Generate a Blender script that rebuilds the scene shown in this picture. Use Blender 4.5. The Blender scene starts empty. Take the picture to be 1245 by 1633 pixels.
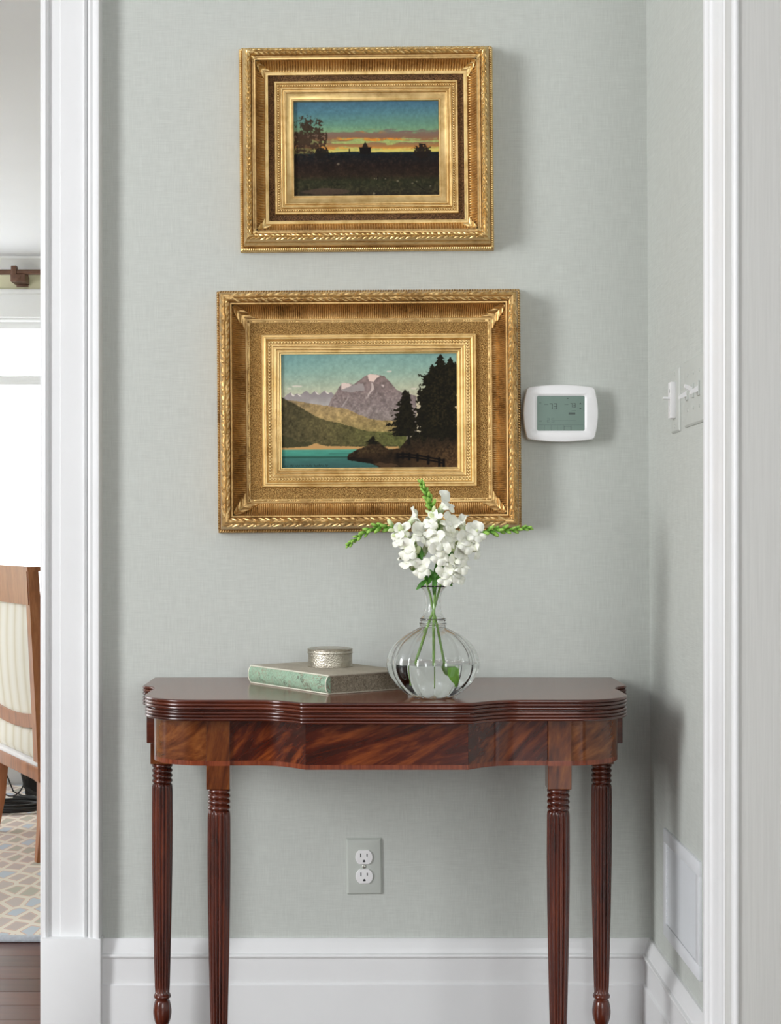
import bpy, math, random
import numpy as np
from mathutils import Vector, Matrix

# ------------------------------------------------------------------ camera, world, lights, exposure
sc = bpy.context.scene
COL = sc.collection
R = math.radians

cam_d = bpy.data.cameras.new('camera')
cam_d.sensor_fit = 'AUTO'
cam_d.sensor_width = 36.0
cam_d.lens = 36.0 * 2440.0 / 1633.0
cam_d.shift_x = 0.02786
cam_d.shift_y = 0.02358
cam_d.clip_start = 0.05
cam = bpy.data.objects.new('camera', cam_d)
COL.objects.link(cam)
cam.location = (0.0, -3.05, 1.03)
cam.rotation_euler = (R(90), 0, 0)
sc.camera = cam

world = bpy.data.worlds.new('world')
sc.world = world
world.use_nodes = True
bg = world.node_tree.nodes['Background']
bg.inputs[0].default_value = (0.97, 0.985, 1.0, 1)
bg.inputs[1].default_value = 4.2

def area(name, loc, target, sx, sy, power, color):
    ld = bpy.data.lights.new(name, 'AREA')
    ld.shape = 'RECTANGLE'; ld.size = sx; ld.size_y = sy
    ld.energy = power; ld.color = color
    o = bpy.data.objects.new(name, ld)
    COL.objects.link(o)
    o.location = loc
    o.rotation_euler = (Vector(target) - Vector(loc)).to_track_quat('-Z', 'Y').to_euler()
    return o
# daylight of the hall's windows: a large one in the left-hand wall, one behind the camera
area('hall_window_left_offscreen', (-3.52, -2.75, 1.75), (0, -2.75, 1.75), 1.25, 1.8, 152, (0.975, 0.985, 1.0))
area('hall_window_rear_offscreen', (1.25, -7.12, 1.65), (1.25, 0, 1.65), 1.5, 1.8, 75, (0.96, 0.985, 1.0))
vs = sc.view_settings
vs.view_transform = 'Standard'; vs.look = 'None'
vs.exposure = 0.0; vs.gamma = 1.0; vs.use_curve_mapping = False
try:
    sc.cycles.use_denoising = True
except Exception:
    pass

# ------------------------------------------------------------------ helpers
def lin(r, g, b):
    f = lambda c: (c / 12.92 if c <= 0.04045 else ((c + 0.055) / 1.055) ** 2.4)
    return (f(r / 255), f(g / 255), f(b / 255), 1.0)

def tag(o, label=None, cat=None, group=None, kind=None):
    if label: o['label'] = label
    if cat: o['category'] = cat
    if group: o['group'] = group
    if kind: o['kind'] = kind
    return o

def empty(name, loc=(0, 0, 0), rot=(0, 0, 0), parent=None):
    o = bpy.data.objects.new(name, None)
    COL.objects.link(o)
    o.location = loc; o.rotation_euler = rot
    o.empty_display_size = 0.05
    if parent: o.parent = parent
    return o

def link(name, me, mat=None, parent=None, loc=(0, 0, 0), rot=(0, 0, 0)):
    if mat is not None and len(me.materials) == 0:
        me.materials.append(mat)
    o = bpy.data.objects.new(name, me)
    COL.objects.link(o)
    o.location = loc; o.rotation_euler = rot
    if parent: o.parent = parent
    return o

def make_mesh(name, verts, faces, smooth=None):
    me = bpy.data.meshes.new(name)
    me.from_pydata([tuple(v) for v in verts], [], [tuple(f) for f in faces])
    me.validate()
    import bmesh
    bm = bmesh.new(); bm.from_mesh(me)
    bmesh.ops.recalc_face_normals(bm, faces=bm.faces)
    bm.to_mesh(me); bm.free()
    if smooth is not None:
        me.polygons.foreach_set('use_smooth', [True] * len(me.polygons))
        if smooth < 179:
            me.set_sharp_from_angle(angle=R(smooth))
    me.update()
    return me

class MB:
    """collects shapes, links them as one mesh object"""
    def __init__(self):
        self.v = []; self.f = []
    def add(self, verts, faces):
        n = len(self.v)
        self.v.extend([tuple(p) for p in verts])
        self.f.extend([tuple(i + n for i in f) for f in faces])
        return self
    def box(self, x0, x1, y0, y1, z0, z1):
        v = [(x, y, z) for x in (x0, x1) for y in (y0, y1) for z in (z0, z1)]
        f = [(0, 1, 3, 2), (4, 6, 7, 5), (0, 4, 5, 1), (2, 3, 7, 6), (0, 2, 6, 4), (1, 5, 7, 3)]
        return self.add(v, f)
    def bbox(self, x0, x1, y0, y1, z0, z1, b=0.002):
        """box with chamfered edges"""
        import bmesh
        bm = bmesh.new()
        vs_ = [bm.verts.new((x, y, z)) for x in (x0, x1) for y in (y0, y1) for z in (z0, z1)]
        for q in [(0, 1, 3, 2), (4, 6, 7, 5), (0, 4, 5, 1), (2, 3, 7, 6), (0, 2, 6, 4), (1, 5, 7, 3)]:
            bm.faces.new([vs_[i] for i in q])
        bmesh.ops.recalc_face_normals(bm, faces=bm.faces)
        bmesh.ops.bevel(bm, geom=bm.edges[:], offset=b, segments=2, affect='EDGES', profile=0.5)
        bm.verts.index_update()
        vv = [tuple(v.co) for v in bm.verts]; ff = [[v.index for v in f.verts] for f in bm.faces]
        bm.free()
        return self.add(vv, ff)
    def lathe(self, prof, n=32, center=(0, 0, 0), caps=True, rmod=None):
        cx, cy, cz = center
        v = []
        for (r, z) in prof:
            for i in range(n):
                a = 2 * math.pi * i / n
                rr = r if rmod is None else rmod(r, z, a)
                v.append((cx + rr * math.cos(a), cy + rr * math.sin(a), cz + z))
        f = []
        m = len(prof)
        for j in range(m - 1):
            for i in range(n):
                k = (i + 1) % n
                f.append((j * n + i, j * n + k, (j + 1) * n + k, (j + 1) * n + i))
        if caps:
            f.append(tuple(range(n))[::-1]); f.append(tuple((m - 1) * n + i for i in range(n)))
        return self.add(v, f)
    def tube(self, pts, rad, n=8, caps=True):
        pts = [Vector(p) for p in pts]
        if not hasattr(rad, '__len__'): rad = [rad] * len(pts)
        v = []; prev = None
        for i, p in enumerate(pts):
            t = (pts[min(i + 1, len(pts) - 1)] - pts[max(i - 1, 0)]).normalized()
            if prev is None:
                up = Vector((0, 0, 1)) if abs(t.z) < 0.9 else Vector((1, 0, 0))
                a = t.cross(up).normalized()
            else:
                a = (prev - t * prev.dot(t)).normalized()
            prev = a
            b = t.cross(a)
            for k in range(n):
                g = 2 * math.pi * k / n
                v.append(p + (a * math.cos(g) + b * math.sin(g)) * rad[i])
        f = []
        for j in range(len(pts) - 1):
            for k in range(n):
                l = (k + 1) % n
                f.append((j * n + k, j * n + l, (j + 1) * n + l, (j + 1) * n + k))
        if caps:
            f.append(tuple(range(n))[::-1]); f.append(tuple((len(pts) - 1) * n + k for k in range(n)))
        return self.add(v, f)
    def sphere(self, c, r, n=8, m=5, sx=1, sy=1, sz=1):
        v = [(c[0], c[1], c[2] - r * sz)]
        for j in range(1, m):
            p = math.pi * j / m
            for i in range(n):
                a = 2 * math.pi * i / n
                v.append((c[0] + r * sx * math.sin(p) * math.cos(a), c[1] + r * sy * math.sin(p) * math.sin(a), c[2] - r * sz * math.cos(p)))
        v.append((c[0], c[1], c[2] + r * sz))
        f = [(0, 1 + (i + 1) % n, 1 + i) for i in range(n)]
        for j in range(m - 2):
            for i in range(n):
                k = (i + 1) % n
                f.append((1 + j * n + i, 1 + j * n + k, 1 + (j + 1) * n + k, 1 + (j + 1) * n + i))
        last = len(v) - 1
        f += [(last, 1 + (m - 2) * n + i, 1 + (m - 2) * n + (i + 1) % n) for i in range(n)]
        return self.add(v, f)
    def prism(self, poly, axis, a0, a1):
        """extrude a 2-D polygon; axis 'x': poly=(y,z), 'y': poly=(x,z), 'z': poly=(x,y)"""
        def mk(p, a):
            return {'x': (a, p[0], p[1]), 'y': (p[0], a, p[1]), 'z': (p[0], p[1], a)}[axis]
        n = len(poly)
        v = [mk(p, a0) for p in poly] + [mk(p, a1) for p in poly]
        f = [tuple(range(n)), tuple(range(2 * n - 1, n - 1, -1))]
        f += [(i, (i + 1) % n, n + (i + 1) % n, n + i) for i in range(n)]
        return self.add(v, f)
    def mesh(self, name, smooth=None):
        return make_mesh(name, self.v, self.f, smooth)
    def build(self, name, mat, parent=None, smooth=None, loc=(0, 0, 0), rot=(0, 0, 0)):
        return link(name, self.mesh(name, smooth), mat, parent, loc, rot)

# ------------------------------------------------------------------ materials
class NT:
    def __init__(self, name):
        self.m = bpy.data.materials.new(name); self.m.use_nodes = True
        self.t = self.m.node_tree; self.n = self.t.nodes
        self.p = self.n['Principled BSDF']
        self.co = None
    def node(self, typ, **kw):
        nd = self.n.new(typ)
        for k, v in kw.items(): setattr(nd, k, v)
        return nd
    def lk(self, a, b): self.t.links.new(a, b)
    def coord(self, scale=(1, 1, 1), rot=(0, 0, 0), which='Object', loc=(0, 0, 0)):
        if self.co is None: self.co = self.node('ShaderNodeTexCoord')
        mp = self.node('ShaderNodeMapping')
        mp.inputs['Scale'].default_value = scale; mp.inputs['Rotation'].default_value = rot
        mp.inputs['Location'].default_value = loc
        self.lk(self.co.outputs[which], mp.inputs['Vector'])
        return mp.outputs['Vector']
    def noise(self, vec, scale=1.0, detail=3.0, rough=0.5, dist=0.0):
        nd = self.node('ShaderNodeTexNoise')
        nd.inputs['Scale'].default_value = scale; nd.inputs['Detail'].default_value = detail
        nd.inputs['Roughness'].default_value = rough; nd.inputs['Distortion'].default_value = dist
        self.lk(vec, nd.inputs['Vector'])
        return nd.outputs['Fac']
    def ramp(self, fac, stops, interp='LINEAR'):
        nd = self.node('ShaderNodeValToRGB')
        nd.color_ramp.interpolation = interp
        el = nd.color_ramp.elements
        while len(el) < len(stops): el.new(0.5)
        for e, (p, c) in zip(el, stops):
            e.position = p; e.color = c
        self.lk(fac, nd.inputs['Fac'])
        return nd.outputs['Color']
    def math(self, op, a, b=None):
        nd = self.node('ShaderNodeMath', operation=op)
        for i, x in enumerate((a, b)):
            if x is None: continue
            if isinstance(x, (int, float)): nd.inputs[i].default_value = x
            else: self.lk(x, nd.inputs[i])
        return nd.outputs[0]
    def mix(self, fac, a, b, typ='MIX'):
        nd = self.node('ShaderNodeMix', data_type='RGBA', blend_type=typ)
        for sock, x in ((nd.inputs['Factor'], fac), (nd.inputs[6], a), (nd.inputs[7], b)):
            if isinstance(x, (int, float)): sock.default_value = x
            elif isinstance(x, tuple): sock.default_value = x
            else: self.lk(x, sock)
        return nd.outputs[2]
    def bump(self, h, strength=0.3, dist=0.001, normal=None):
        nd = self.node('ShaderNodeBump')
        nd.inputs['Strength'].default_value = strength; nd.inputs['Distance'].default_value = dist
        self.lk(h, nd.inputs['Height'])
        if normal is not None: self.lk(normal, nd.inputs['Normal'])
        self.lk(nd.outputs['Normal'], self.p.inputs['Normal'])
        return nd.outputs['Normal']
    def set(self, **kw):
        for k, v in kw.items():
            s = self.p.inputs[{'color': 'Base Color', 'rough': 'Roughness', 'metal': 'Metallic', 'ior': 'IOR',
                               'trans': 'Transmission Weight', 'coat': 'Coat Weight', 'coat_rough': 'Coat Roughness',
                               'spec': 'Specular IOR Level', 'sheen': 'Sheen Weight', 'sss': 'Subsurface Weight'}[k]]
            if hasattr(v, 'is_linked') or hasattr(v, 'links'): self.lk(v, s)
            else: s.default_value = v
        return self

def plain(name, rgb, rough=0.5, metal=0.0, var=0.0, vscale=40, **kw):
    t = NT(name)
    c = lin(*rgb)
    if var > 0:
        n = t.noise(t.coord((1, 1, 1)), vscale, 4)
        lo = tuple(x * (1 - var) for x in c[:3]) + (1,); hi = tuple(min(1, x * (1 + var)) for x in c[:3]) + (1,)
        t.set(color=t.ramp(n, [(0.3, lo), (0.7, hi)]))
    else:
        t.set(color=c)
    t.set(rough=rough, metal=metal, **kw)
    return t.m

def linen(name, rgb, amt=0.07):
    t = NT(name)
    c = lin(*rgb)
    h1 = t.noise(t.coord((24, 24, 620)), 1.0, 3, 0.6)
    h2 = t.noise(t.coord((620, 620, 24)), 1.0, 3, 0.6)
    h3 = t.noise(t.coord((60, 60, 60)), 1.0, 3, 0.5)
    pt = t.noise(t.coord((7, 7, 7)), 1.0, 3, 0.6)
    h1 = t.math('ADD', t.math('MULTIPLY', t.math('SUBTRACT', h1, 0.5), t.math('MULTIPLY', pt, 2.0)), 0.5)
    h2 = t.math('ADD', t.math('MULTIPLY', t.math('SUBTRACT', h2, 0.5), t.math('MULTIPLY', t.math('SUBTRACT', 1.0, pt), 2.0)), 0.5)
    s = t.math('ADD', h1, h2)
    s = t.math('ADD', s, t.math('MULTIPLY', h3, 0.35))
    s = t.math('DIVIDE', s, 2.35)
    lo = tuple(x * (1 - amt * 1.5) for x in c[:3]) + (1,); hi = tuple(x * (1 + amt * 1.5) for x in c[:3]) + (1,)
    t.set(color=t.ramp(s, [(0.33, lo), (0.67, hi)]), rough=0.75, spec=0.25)
    t.bump(s, 0.25, 0.0006)
    return t.m

def gold(name, base=(217, 183, 124), dark=(180, 142, 90), rough=0.38, scale=120, bump=0.25):
    t = NT(name)
    n = t.noise(t.coord(), scale, 5, 0.6)
    n2 = t.noise(t.coord(), 18, 3, 0.5)
    s = t.math('ADD', t.math('MULTIPLY', n, 0.5), t.math('MULTIPLY', n2, 0.5))
    t.set(color=t.ramp(s, [(0.36, lin(*dark)), (0.52, lin(*base)), (0.70, lin(*[min(255, x + 16) for x in base]))]), metal=0.78)
    t.set(rough=t.math('ADD', t.math('MULTIPLY', n, 0.25), rough - 0.12))
    t.bump(n, bump, 0.0006)
    return t.m

def wood(name, a, b, c, rot=(0, 0, 0), scale=(1, 1, 1), rough=0.2, coat=0.5, flame=0.0):
    """a mahogany: dark a, mid b, light c; grain stretched along local x before rotation"""
    t = NT(name)
    def grain(k):       # turn first, then stretch along the grain
        mp = t.node('ShaderNodeMapping'); mp.inputs['Scale'].default_value = tuple(x * k for x in scale)
        t.lk(t.coord((1, 1, 1), rot), mp.inputs['Vector'])
        return mp.outputs['Vector']
    vec = grain(1.0)
    wn = t.noise(vec, 1.0, 5, 0.6, 1.2 + flame)
    fine = t.noise(grain(7.0), 1.0, 4, 0.6)
    s = t.math('ADD', t.math('MULTIPLY', wn, 0.72), t.math('MULTIPLY', fine, 0.28))
    t.set(color=t.ramp(s, [(0.36, lin(*a)), (0.50, lin(*b)), (0.66, lin(*c))]), rough=rough, coat=coat, coat_rough=0.08)
    t.bump(fine, 0.06, 0.0004)
    return t.m

M = {}
M['wall'] = linen('sage_linen_wallcovering', (199, 203, 197))
M['wall_side'] = M['wall']
M['wall_grey'] = None
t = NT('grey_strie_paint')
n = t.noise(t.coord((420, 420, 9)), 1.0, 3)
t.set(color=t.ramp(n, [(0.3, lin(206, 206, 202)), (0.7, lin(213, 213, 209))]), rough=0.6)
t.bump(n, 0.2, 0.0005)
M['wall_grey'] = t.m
M['trim'] = plain('white_trim_paint', (235, 236, 236), 0.35, var=0.012, vscale=12)
M['ceiling'] = plain('ceiling_paint', (236, 238, 244), 0.8, var=0.01, vscale=3)
M['dining_wall'] = plain('pale_yellow_green_wall', (232, 228, 196), 0.8, var=0.02, vscale=8)
M['gold'] = gold('gilt_gold')
M['gold_pale'] = gold('pale_gilt', (228, 196, 134), (204, 166, 102), 0.36, 70, 0.12)
M['gold_old'] = gold('antique_gilt', (205, 168, 110), (154, 117, 68), 0.38, 150, 0.3)

def sanded(name, lo, hi, metal):
    t = NT(name)
    n = t.noise(t.coord(), 620, 2, 0.6)
    nc = t.noise(t.coord(loc=(5, 3, 7)), 620, 2, 0.6)
    t.set(color=t.ramp(nc, [(0.40, lin(*lo)), (0.60, lin(*hi))]), metal=metal, rough=0.42)
    t.bump(n, 1.0, 0.0030)
    return t.m
M['sand_dark'] = sanded('bronze_sanded_gilt', (70, 48, 30), (146, 110, 74), 0.55)
M['sand_gold'] = sanded('sanded_gilt', (128, 92, 46), (224, 184, 116), 0.8)
# ------------------------------------------------------------------ the setting
def struct(name, mb, mat, smooth=None, parent=None):
    o = mb.build(name, mat, parent, smooth)
    if parent is None: o['kind'] = 'structure'
    return o

# floor: dark boards running along the wall, each board its own piece
t = NT('reddish_brown_boards')
oi = t.node('ShaderNodeObjectInfo')
n = t.noise(t.coord((3, 55, 1)), 1.0, 5, 0.6, 0.6)
s = t.math('ADD', t.math('MULTIPLY', n, 0.7), t.math('MULTIPLY', oi.outputs['Random'], 0.3))
t.set(color=t.ramp(s, [(0.25, lin(60, 34, 28)), (0.55, lin(92, 55, 46)), (0.8, lin(114, 72, 60))]), rough=0.38, coat=0.2)
M['boards'] = t.m
floor = struct('floor', MB().box(-3.7, 2.3, -7.3, 4.75, -0.06, -0.012), plain('floor_base', (104, 66, 54), 0.7, var=0.1))
pm = MB().bbox(-3.0, 3.0, 0.0008, 0.0992, -0.0125, 0.0, 0.0007).mesh('plank')
pm.materials.append(M['boards'])
for i in range(119):
    o = link('plank', pm, None, floor, (-0.7, -7.19 + 0.1 * i, 0))

# back wall of the hall with the doorway to the dining room
wb = MB()
wb.box(-0.632, 0.75, 0, 0.14, -0.01, 2.7)
wb.box(-1.75, -0.632, 0, 0.14, 2.32, 2.7)
wb.box(-3.6, -1.75, 0, 0.14, -0.01, 2.7)
struct('wall_back', wb, M['wall'])

def xr(z):            # the right-hand wall is a little out of plumb, as old walls are
    return 0.5775 - 0.0053 * z
v = []
for z in (-0.01, 2.7):
    v += [(xr(z), 0.0, z), (xr(z), -0.70, z), (0.75, -0.70, z), (0.75, 0.0, z)]
me = make_mesh('wall_right', v, [(0, 1, 2, 3), (4, 7, 6, 5), (0, 4, 5, 1), (1, 5, 6, 2), (2, 6, 7, 3), (3, 7, 4, 0)])
tag(link('wall_right', me, M['wall_side']), kind='structure')
struct('wall_front_right', MB().box(0.5725, 2.2, -0.7225, -0.701, -0.01, 2.7), M['wall_grey'])
struct('ceiling', MB().box(-3.7, 2.3, -7.3, 0.14, 2.7, 2.78), M['ceiling'])
struct('wall_rear', MB().box(-3.7, 2.3, -7.3, -7.2, -0.01, 2.7), M['wall'])
struct('wall_hall_left', MB().box(-3.7, -3.6, -7.2, 0.0, -0.01, 2.7), M['wall'])
struct('wall_hall_right', MB().box(2.2, 2.3, -7.2, -0.70, -0.01, 2.7), M['wall'])

# skirting: stepped board with a bead and a moulded cap
BASE = [(0, 0), (0.021, 0), (0.021, 0.1405), (0.0165, 0.1435), (0.0165, 0.193), (0.0205, 0.195), (0.0215, 0.198), (0.0205, 0.2015),
        (0.016, 0.203), (0.0155, 0.207), (0.0135, 0.216), (0.0100, 0.222), (0.0085, 0.227), (0.0055, 0.230), (0, 0.230)]
def base_strip(p0, p1, nrm, m0=0.0, m1=0.0):
    """profile strip from p0 to p1 (floor points), proud along nrm, mitred by m0 / m1 per unit of proud"""
    p0 = Vector(p0); p1 = Vector(p1); nrm = Vector(nrm); d = (p1 - p0).normalized()
    v = []
    for (p, mm, sgn) in ((p0, m0, 1), (p1, m1, -1)):
        for (o, z) in BASE:
            q = p + nrm * o + d * (sgn * mm * o)
            v.append((q.x, q.y, z))
    n = len(BASE)
    f = [(i, (i + 1) % n, n + (i + 1) % n, n + i) for i in range(n)] + [tuple(range(n)), tuple(range(2 * n - 1, n - 1, -1))]
    mb = MB(); mb.add(v, f)
    return mb
struct('baseboard_back', base_strip((-0.517, 0, 0), (0.5768, 0, 0), (0, -1, 0), 0, 1), M['trim'], 30)
struct('baseboard_right', base_strip((0.5768, 0, 0), (0.5768, -0.615, 0), (-1, 0, 0), 1, 0), M['trim'], 30)

# door casing of the dining room doorway: (distance from the opening, proud)
CAS = [(0.0, 0), (0.0, 0.020), (0.003, 0.0245), (0.008, 0.0255), (0.012, 0.0225), (0.014, 0.016), (0.0355, 0.0165), (0.0365, 0.0185), (0.0375, 0.0185),
       (0.081, 0.0185), (0.0815, 0.0225), (0.085, 0.0255), (0.0885, 0.0225), (0.0895, 0.0165), (0.0915, 0.0165), (0.0925, 0.028), (0.097, 0.0295),
       (0.102, 0.0275), (0.104, 0.030), (0.110, 0.0345), (0.1145, 0.035), (0.1165, 0.033), (0.1165, 0)]
def casing(name, x0, sgn, z0, z1, y=0.0, ydir=-1, mat=None):
    v = []
    for z in (z0, z1):
        v += [(x0 + sgn * w, y + ydir * p, z) for (w, p) in CAS]
    n = len(CAS)
    f = [(i, (i + 1) % n, n + (i + 1) % n, n + i) for i in range(n)] + [tuple(range(n)), tuple(range(2 * n - 1, n - 1, -1))]
    mb = MB(); mb.add(v, f)
    return mb
tr = struct('trim_1', casing('trim_1', -0.6335, 1, 0.236, 2.42), M['trim'], 28)
pl = MB(); pl.bbox(-0.6335, -0.5145, -0.0372, 0.0, -0.005, 0.2365, 0.0015)
pl.build('plinth_block', M['trim'], tr, 30)
tr2 = struct('trim_2', casing('trim_2', -1.7485, -1, 0.236, 2.42), M['trim'], 28)
pl = MB(); pl.bbox(-1.8675, -1.7485, -0.0372, 0.0, -0.005, 0.2365, 0.0015)
pl.build('plinth_block', M['trim'], tr2, 30)
hd = MB()
v = []
for x in (-1.7485, -0.6335):
    v += [(x, -p, 2.305 + w) for (w, p) in CAS]
n = len(CAS)
hd.add(v, [(i, (i + 1) % n, n + (i + 1) % n, n + i) for i in range(n)] + [tuple(range(n)), tuple(range(2 * n - 1, n - 1, -1))])
struct('trim_3', hd, M['trim'], 28)
jb = MB()
jb.box(-0.640, -0.6335, -0.004, 0.15, -0.005, 2.31); jb.box(-1.7485, -1.742, -0.004, 0.15, -0.005, 2.31); jb.box(-1.742, -0.640, -0.004, 0.15, 2.305, 2.315)
struct('trim_4', jb, M['trim'])

# casing on the right-hand wall, with its plinth and the corner bead beyond
RC = [(-0.622, 0.0), (-0.622, 0.030), (-0.628, 0.0335), (-0.636, 0.0335), (-0.641, 0.030), (-0.644, 0.029), (-0.652, 0.029), (-0.656, 0.0255),
      (-0.664, 0.024), (-0.680, 0.0225), (-0.688, 0.0215), (-0.692, 0.020), (-0.700, 0.020), (-0.706, 0.0195), (-0.7085, 0.016), (-0.7085, 0.0)]
v = []
for z in (0.247, 2.7):
    v += [(0.5735 - p, y, z) for (y, p) in RC]
n = len(RC)
rc = MB().add(v, [(i, (i + 1) % n, n + (i + 1) % n, n + i) for i in range(n)] + [tuple(range(n)), tuple(range(2 * n - 1, n - 1, -1))])
tr5 = struct('trim_5', rc, M['trim'], 28)
MB().bbox(0.535, 0.576, -0.7085, -0.606, -0.005, 0.2475, 0.0015).build('plinth_block', M['trim'], tr5, 30)
bd = MB()
arc = [(0.5645 + 0.0045 + 0.0045 * math.cos(a), -0.7225 - 0.004 * math.sin(a)) for a in [math.pi * i / 8 for i in range(9)]]
arc = [(0.5735, -0.70)] + arc + [(0.5645, -0.70)]
bd.prism(arc, 'z', -0.005, 2.7)
struct('trim_6', bd, M['trim'], 40)
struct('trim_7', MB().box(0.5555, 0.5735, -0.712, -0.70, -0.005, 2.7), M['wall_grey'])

# ------------------------------------------------------------------ dining room shell
dw = MB()
YF = 4.70
WX0, WX1, WZ0, WZ1 = -2.55, -1.545, 0.62, 2.135      # window opening in the far wall
dw.box(-3.6, WX0, YF, YF + 0.14, -0.01, 2.44)
dw.box(WX1, 0.75, YF, YF + 0.14, -0.01, 2.44)
dw.box(WX0, WX1, YF, YF + 0.14, WZ1, 2.44)
dw.box(WX0, WX1, YF, YF + 0.14, -0.01, WZ0)
struct('wall_dining_far', dw, M['dining_wall'])
lw = MB()
lw.box(-3.6, -3.48, 0.14, 1.3, -0.01, 2.44); lw.box(-3.6, -3.48, 3.9, YF, -0.01, 2.44)
lw.box(-3.6, -3.48, 1.3, 3.9, -0.01, 0.6); lw.box(-3.6, -3.48, 1.3, 3.9, 2.3, 2.44)
struct('wall_dining_left', lw, M['dining_wall'])
struct('wall_dining_right', MB().box(0.62, 0.75, 0.14, YF, -0.01, 2.44), M['dining_wall'])
struct('ceiling_dining', MB().box(-3.6, 0.75, 0.14, YF + 0.14, 2.44, 2.52), M['ceiling'])
cr = MB()
cp = [(0, 0), (0, -0.062), (-0.012, -0.062), (-0.014, -0.05), (-0.03, -0.03), (-0.046, -0.014), (-0.05, -0.012), (-0.05, 0)]
cr.prism([(YF + a, 2.44 + b) for a, b in cp], 'x', -3.48, 0.62)
struct('trim_8', cr, M['trim'], 30)
# window: casing, frame, two sashes and their panes
wc = MB()
wc.bbox(WX0 - 0.11, WX1 + 0.11, YF - 0.03, YF, WZ1, WZ1 + 0.135, 0.004)
wc.bbox(WX0 - 0.13, WX1 + 0.13, YF - 0.045, YF, WZ1 + 0.115, WZ1 + 0.14, 0.004)
wc.bbox(WX0 - 0.11, WX0, YF - 0.03, YF, WZ0, WZ1, 0.004); wc.bbox(WX1, WX1 + 0.11, YF - 0.03, YF, WZ0, WZ1, 0.004)
win = struct('window_1', wc, M['trim'], 30)
MB().bbox(WX0 - 0.13, WX1 + 0.13, YF - 0.07, YF + 0.02, WZ0 - 0.03, WZ0, 0.004).build('window_sill', M['trim'], win, 30)
lin_ = MB()
lin_.box(WX0, WX1, YF - 0.002, YF + 0.142, WZ1 - 0.012, WZ1 + 0.001); lin_.box(WX0 - 0.001, WX0 + 0.012, YF - 0.002, YF + 0.142, WZ0, WZ1); lin_.box(WX1 - 0.012, WX1 + 0.001, YF - 0.002, YF + 0.142, WZ0, WZ1)
lin_.build('jamb_liner', M['trim'], win)
def sash(z0, z1, y, st):
    m = MB()
    m.bbox(WX0, WX0 + st, y, y + 0.035, z0, z1, 0.003); m.bbox(WX1 - st, WX1, y, y + 0.035, z0, z1, 0.003)
    m.bbox(WX0, WX1, y, y + 0.035, z1 - 0.045, z1, 0.003); m.bbox(WX0, WX1, y, y + 0.035, z0, z0 + 0.05, 0.003)
    s_ = m.build('sash', M['trim'], win, 30)
    return s_
t = NT('window_glass'); t.set(color=(1, 1, 1, 1), rough=0.0, trans=1.0, ior=1.02, spec=0.2)
M['pane'] = t.m
s1 = sash(1.80, WZ1, YF + 0.075, 0.045)
MB().box(WX0 + 0.04, WX1 - 0.04, YF + 0.090, YF + 0.094, 1.845, WZ1 - 0.04).build('pane', M['pane'], s1)
s2 = sash(WZ0, 1.845, YF + 0.035, 0.05)
MB().box(WX0 + 0.04, WX1 - 0.04, YF + 0.050, YF + 0.054, WZ0 + 0.04, 1.805).build('pane', M['pane'], s2)
struct('trim_9', MB().bbox(-3.45, -0.9, 3.22, YF, -0.005, 0.43, 0.004), M['trim'], 30)   # boxed-in bench below the window

# curtain rod on its bracket
M['bronze'] = plain('oiled_bronze', (104, 74, 58), 0.42, 0.35, var=0.15)
rod = empty('curtain_rod', (-1.9, YF, 2.352))
tag(rod, 'brown bronze curtain rod mounted above the dining room window', 'curtain rod')
MB().tube([(-1.2, -0.09, 0), (-0.4, -0.09, 0), (0.4, -0.09, 0), (1.2, -0.09, 0)], 0.0135, 12).build('pole', M['bronze'], rod, 40)
for bx_ in (0.182, -0.85):
    b_ = MB()
    b_.bbox(bx_ - 0.038, bx_ + 0.036, -0.106, -0.004, -0.05, -0.012, 0.003)
    b_.bbox(bx_ - 0.036, bx_ - 0.008, -0.106, -0.07, -0.016, 0.03, 0.003)
    b_.bbox(bx_ - 0.012, bx_ + 0.012, -0.108, -0.098, -0.038, -0.022, 0.002)
    b_.bbox(bx_ - 0.03, bx_ + 0.03, -0.008, 0.0, -0.06, 0.04, 0.002)
    b_.build('bracket', M['bronze'], rod, 40)
# ------------------------------------------------------------------ dining room things
t = NT('trellis_rug_pile')
vec = t.coord((19, 9.0, 1), (0, 0, R(20)))
def vor(feature, rnd):
    nd = t.node('ShaderNodeTexVoronoi', voronoi_dimensions='2D', feature=feature)
    nd.inputs['Scale'].default_value = 1.0; nd.inputs['Randomness'].default_value = rnd
    t.lk(vec, nd.inputs['Vector'])
    return nd
ve = vor('DISTANCE_TO_EDGE', 0.38); vf = vor('F1', 0.38)
sp = t.node('ShaderNodeSeparateColor'); t.lk(vf.outputs['Color'], sp.inputs[0])
cell = t.ramp(sp.outputs[0], [(0.0, lin(210, 196, 190)), (0.3, lin(202, 198, 184)), (0.55, lin(206, 214, 222)), (0.8, lin(214, 202, 196))], 'CONSTANT')
rim = t.ramp(ve.outputs['Distance'], [(0.0, lin(242, 234, 222)), (0.11, lin(242, 234, 222)), (0.14, lin(212, 170, 152)), (0.20, (1, 1, 1, 1))], 'LINEAR')
msk = t.ramp(ve.outputs['Distance'], [(0.16, (0, 0, 0, 1)), (0.19, (1, 1, 1, 1))])
t.set(color=t.mix(msk, rim, cell), rough=0.95, spec=0.1)
t.bump(t.noise(t.coord(), 500, 2), 0.6, 0.002)
M['rug'] = t.m
rug = empty('area_rug', (-1.4, 2.0, 0))
tag(rug, 'cream area rug with a pastel trellis pattern on the dining room floor', 'rug')
MB().bbox(-1.65, 1.75, -1.16, 1.2, 0.0, 0.015, 0.004).build('pile', M['rug'], rug, 40)
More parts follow.
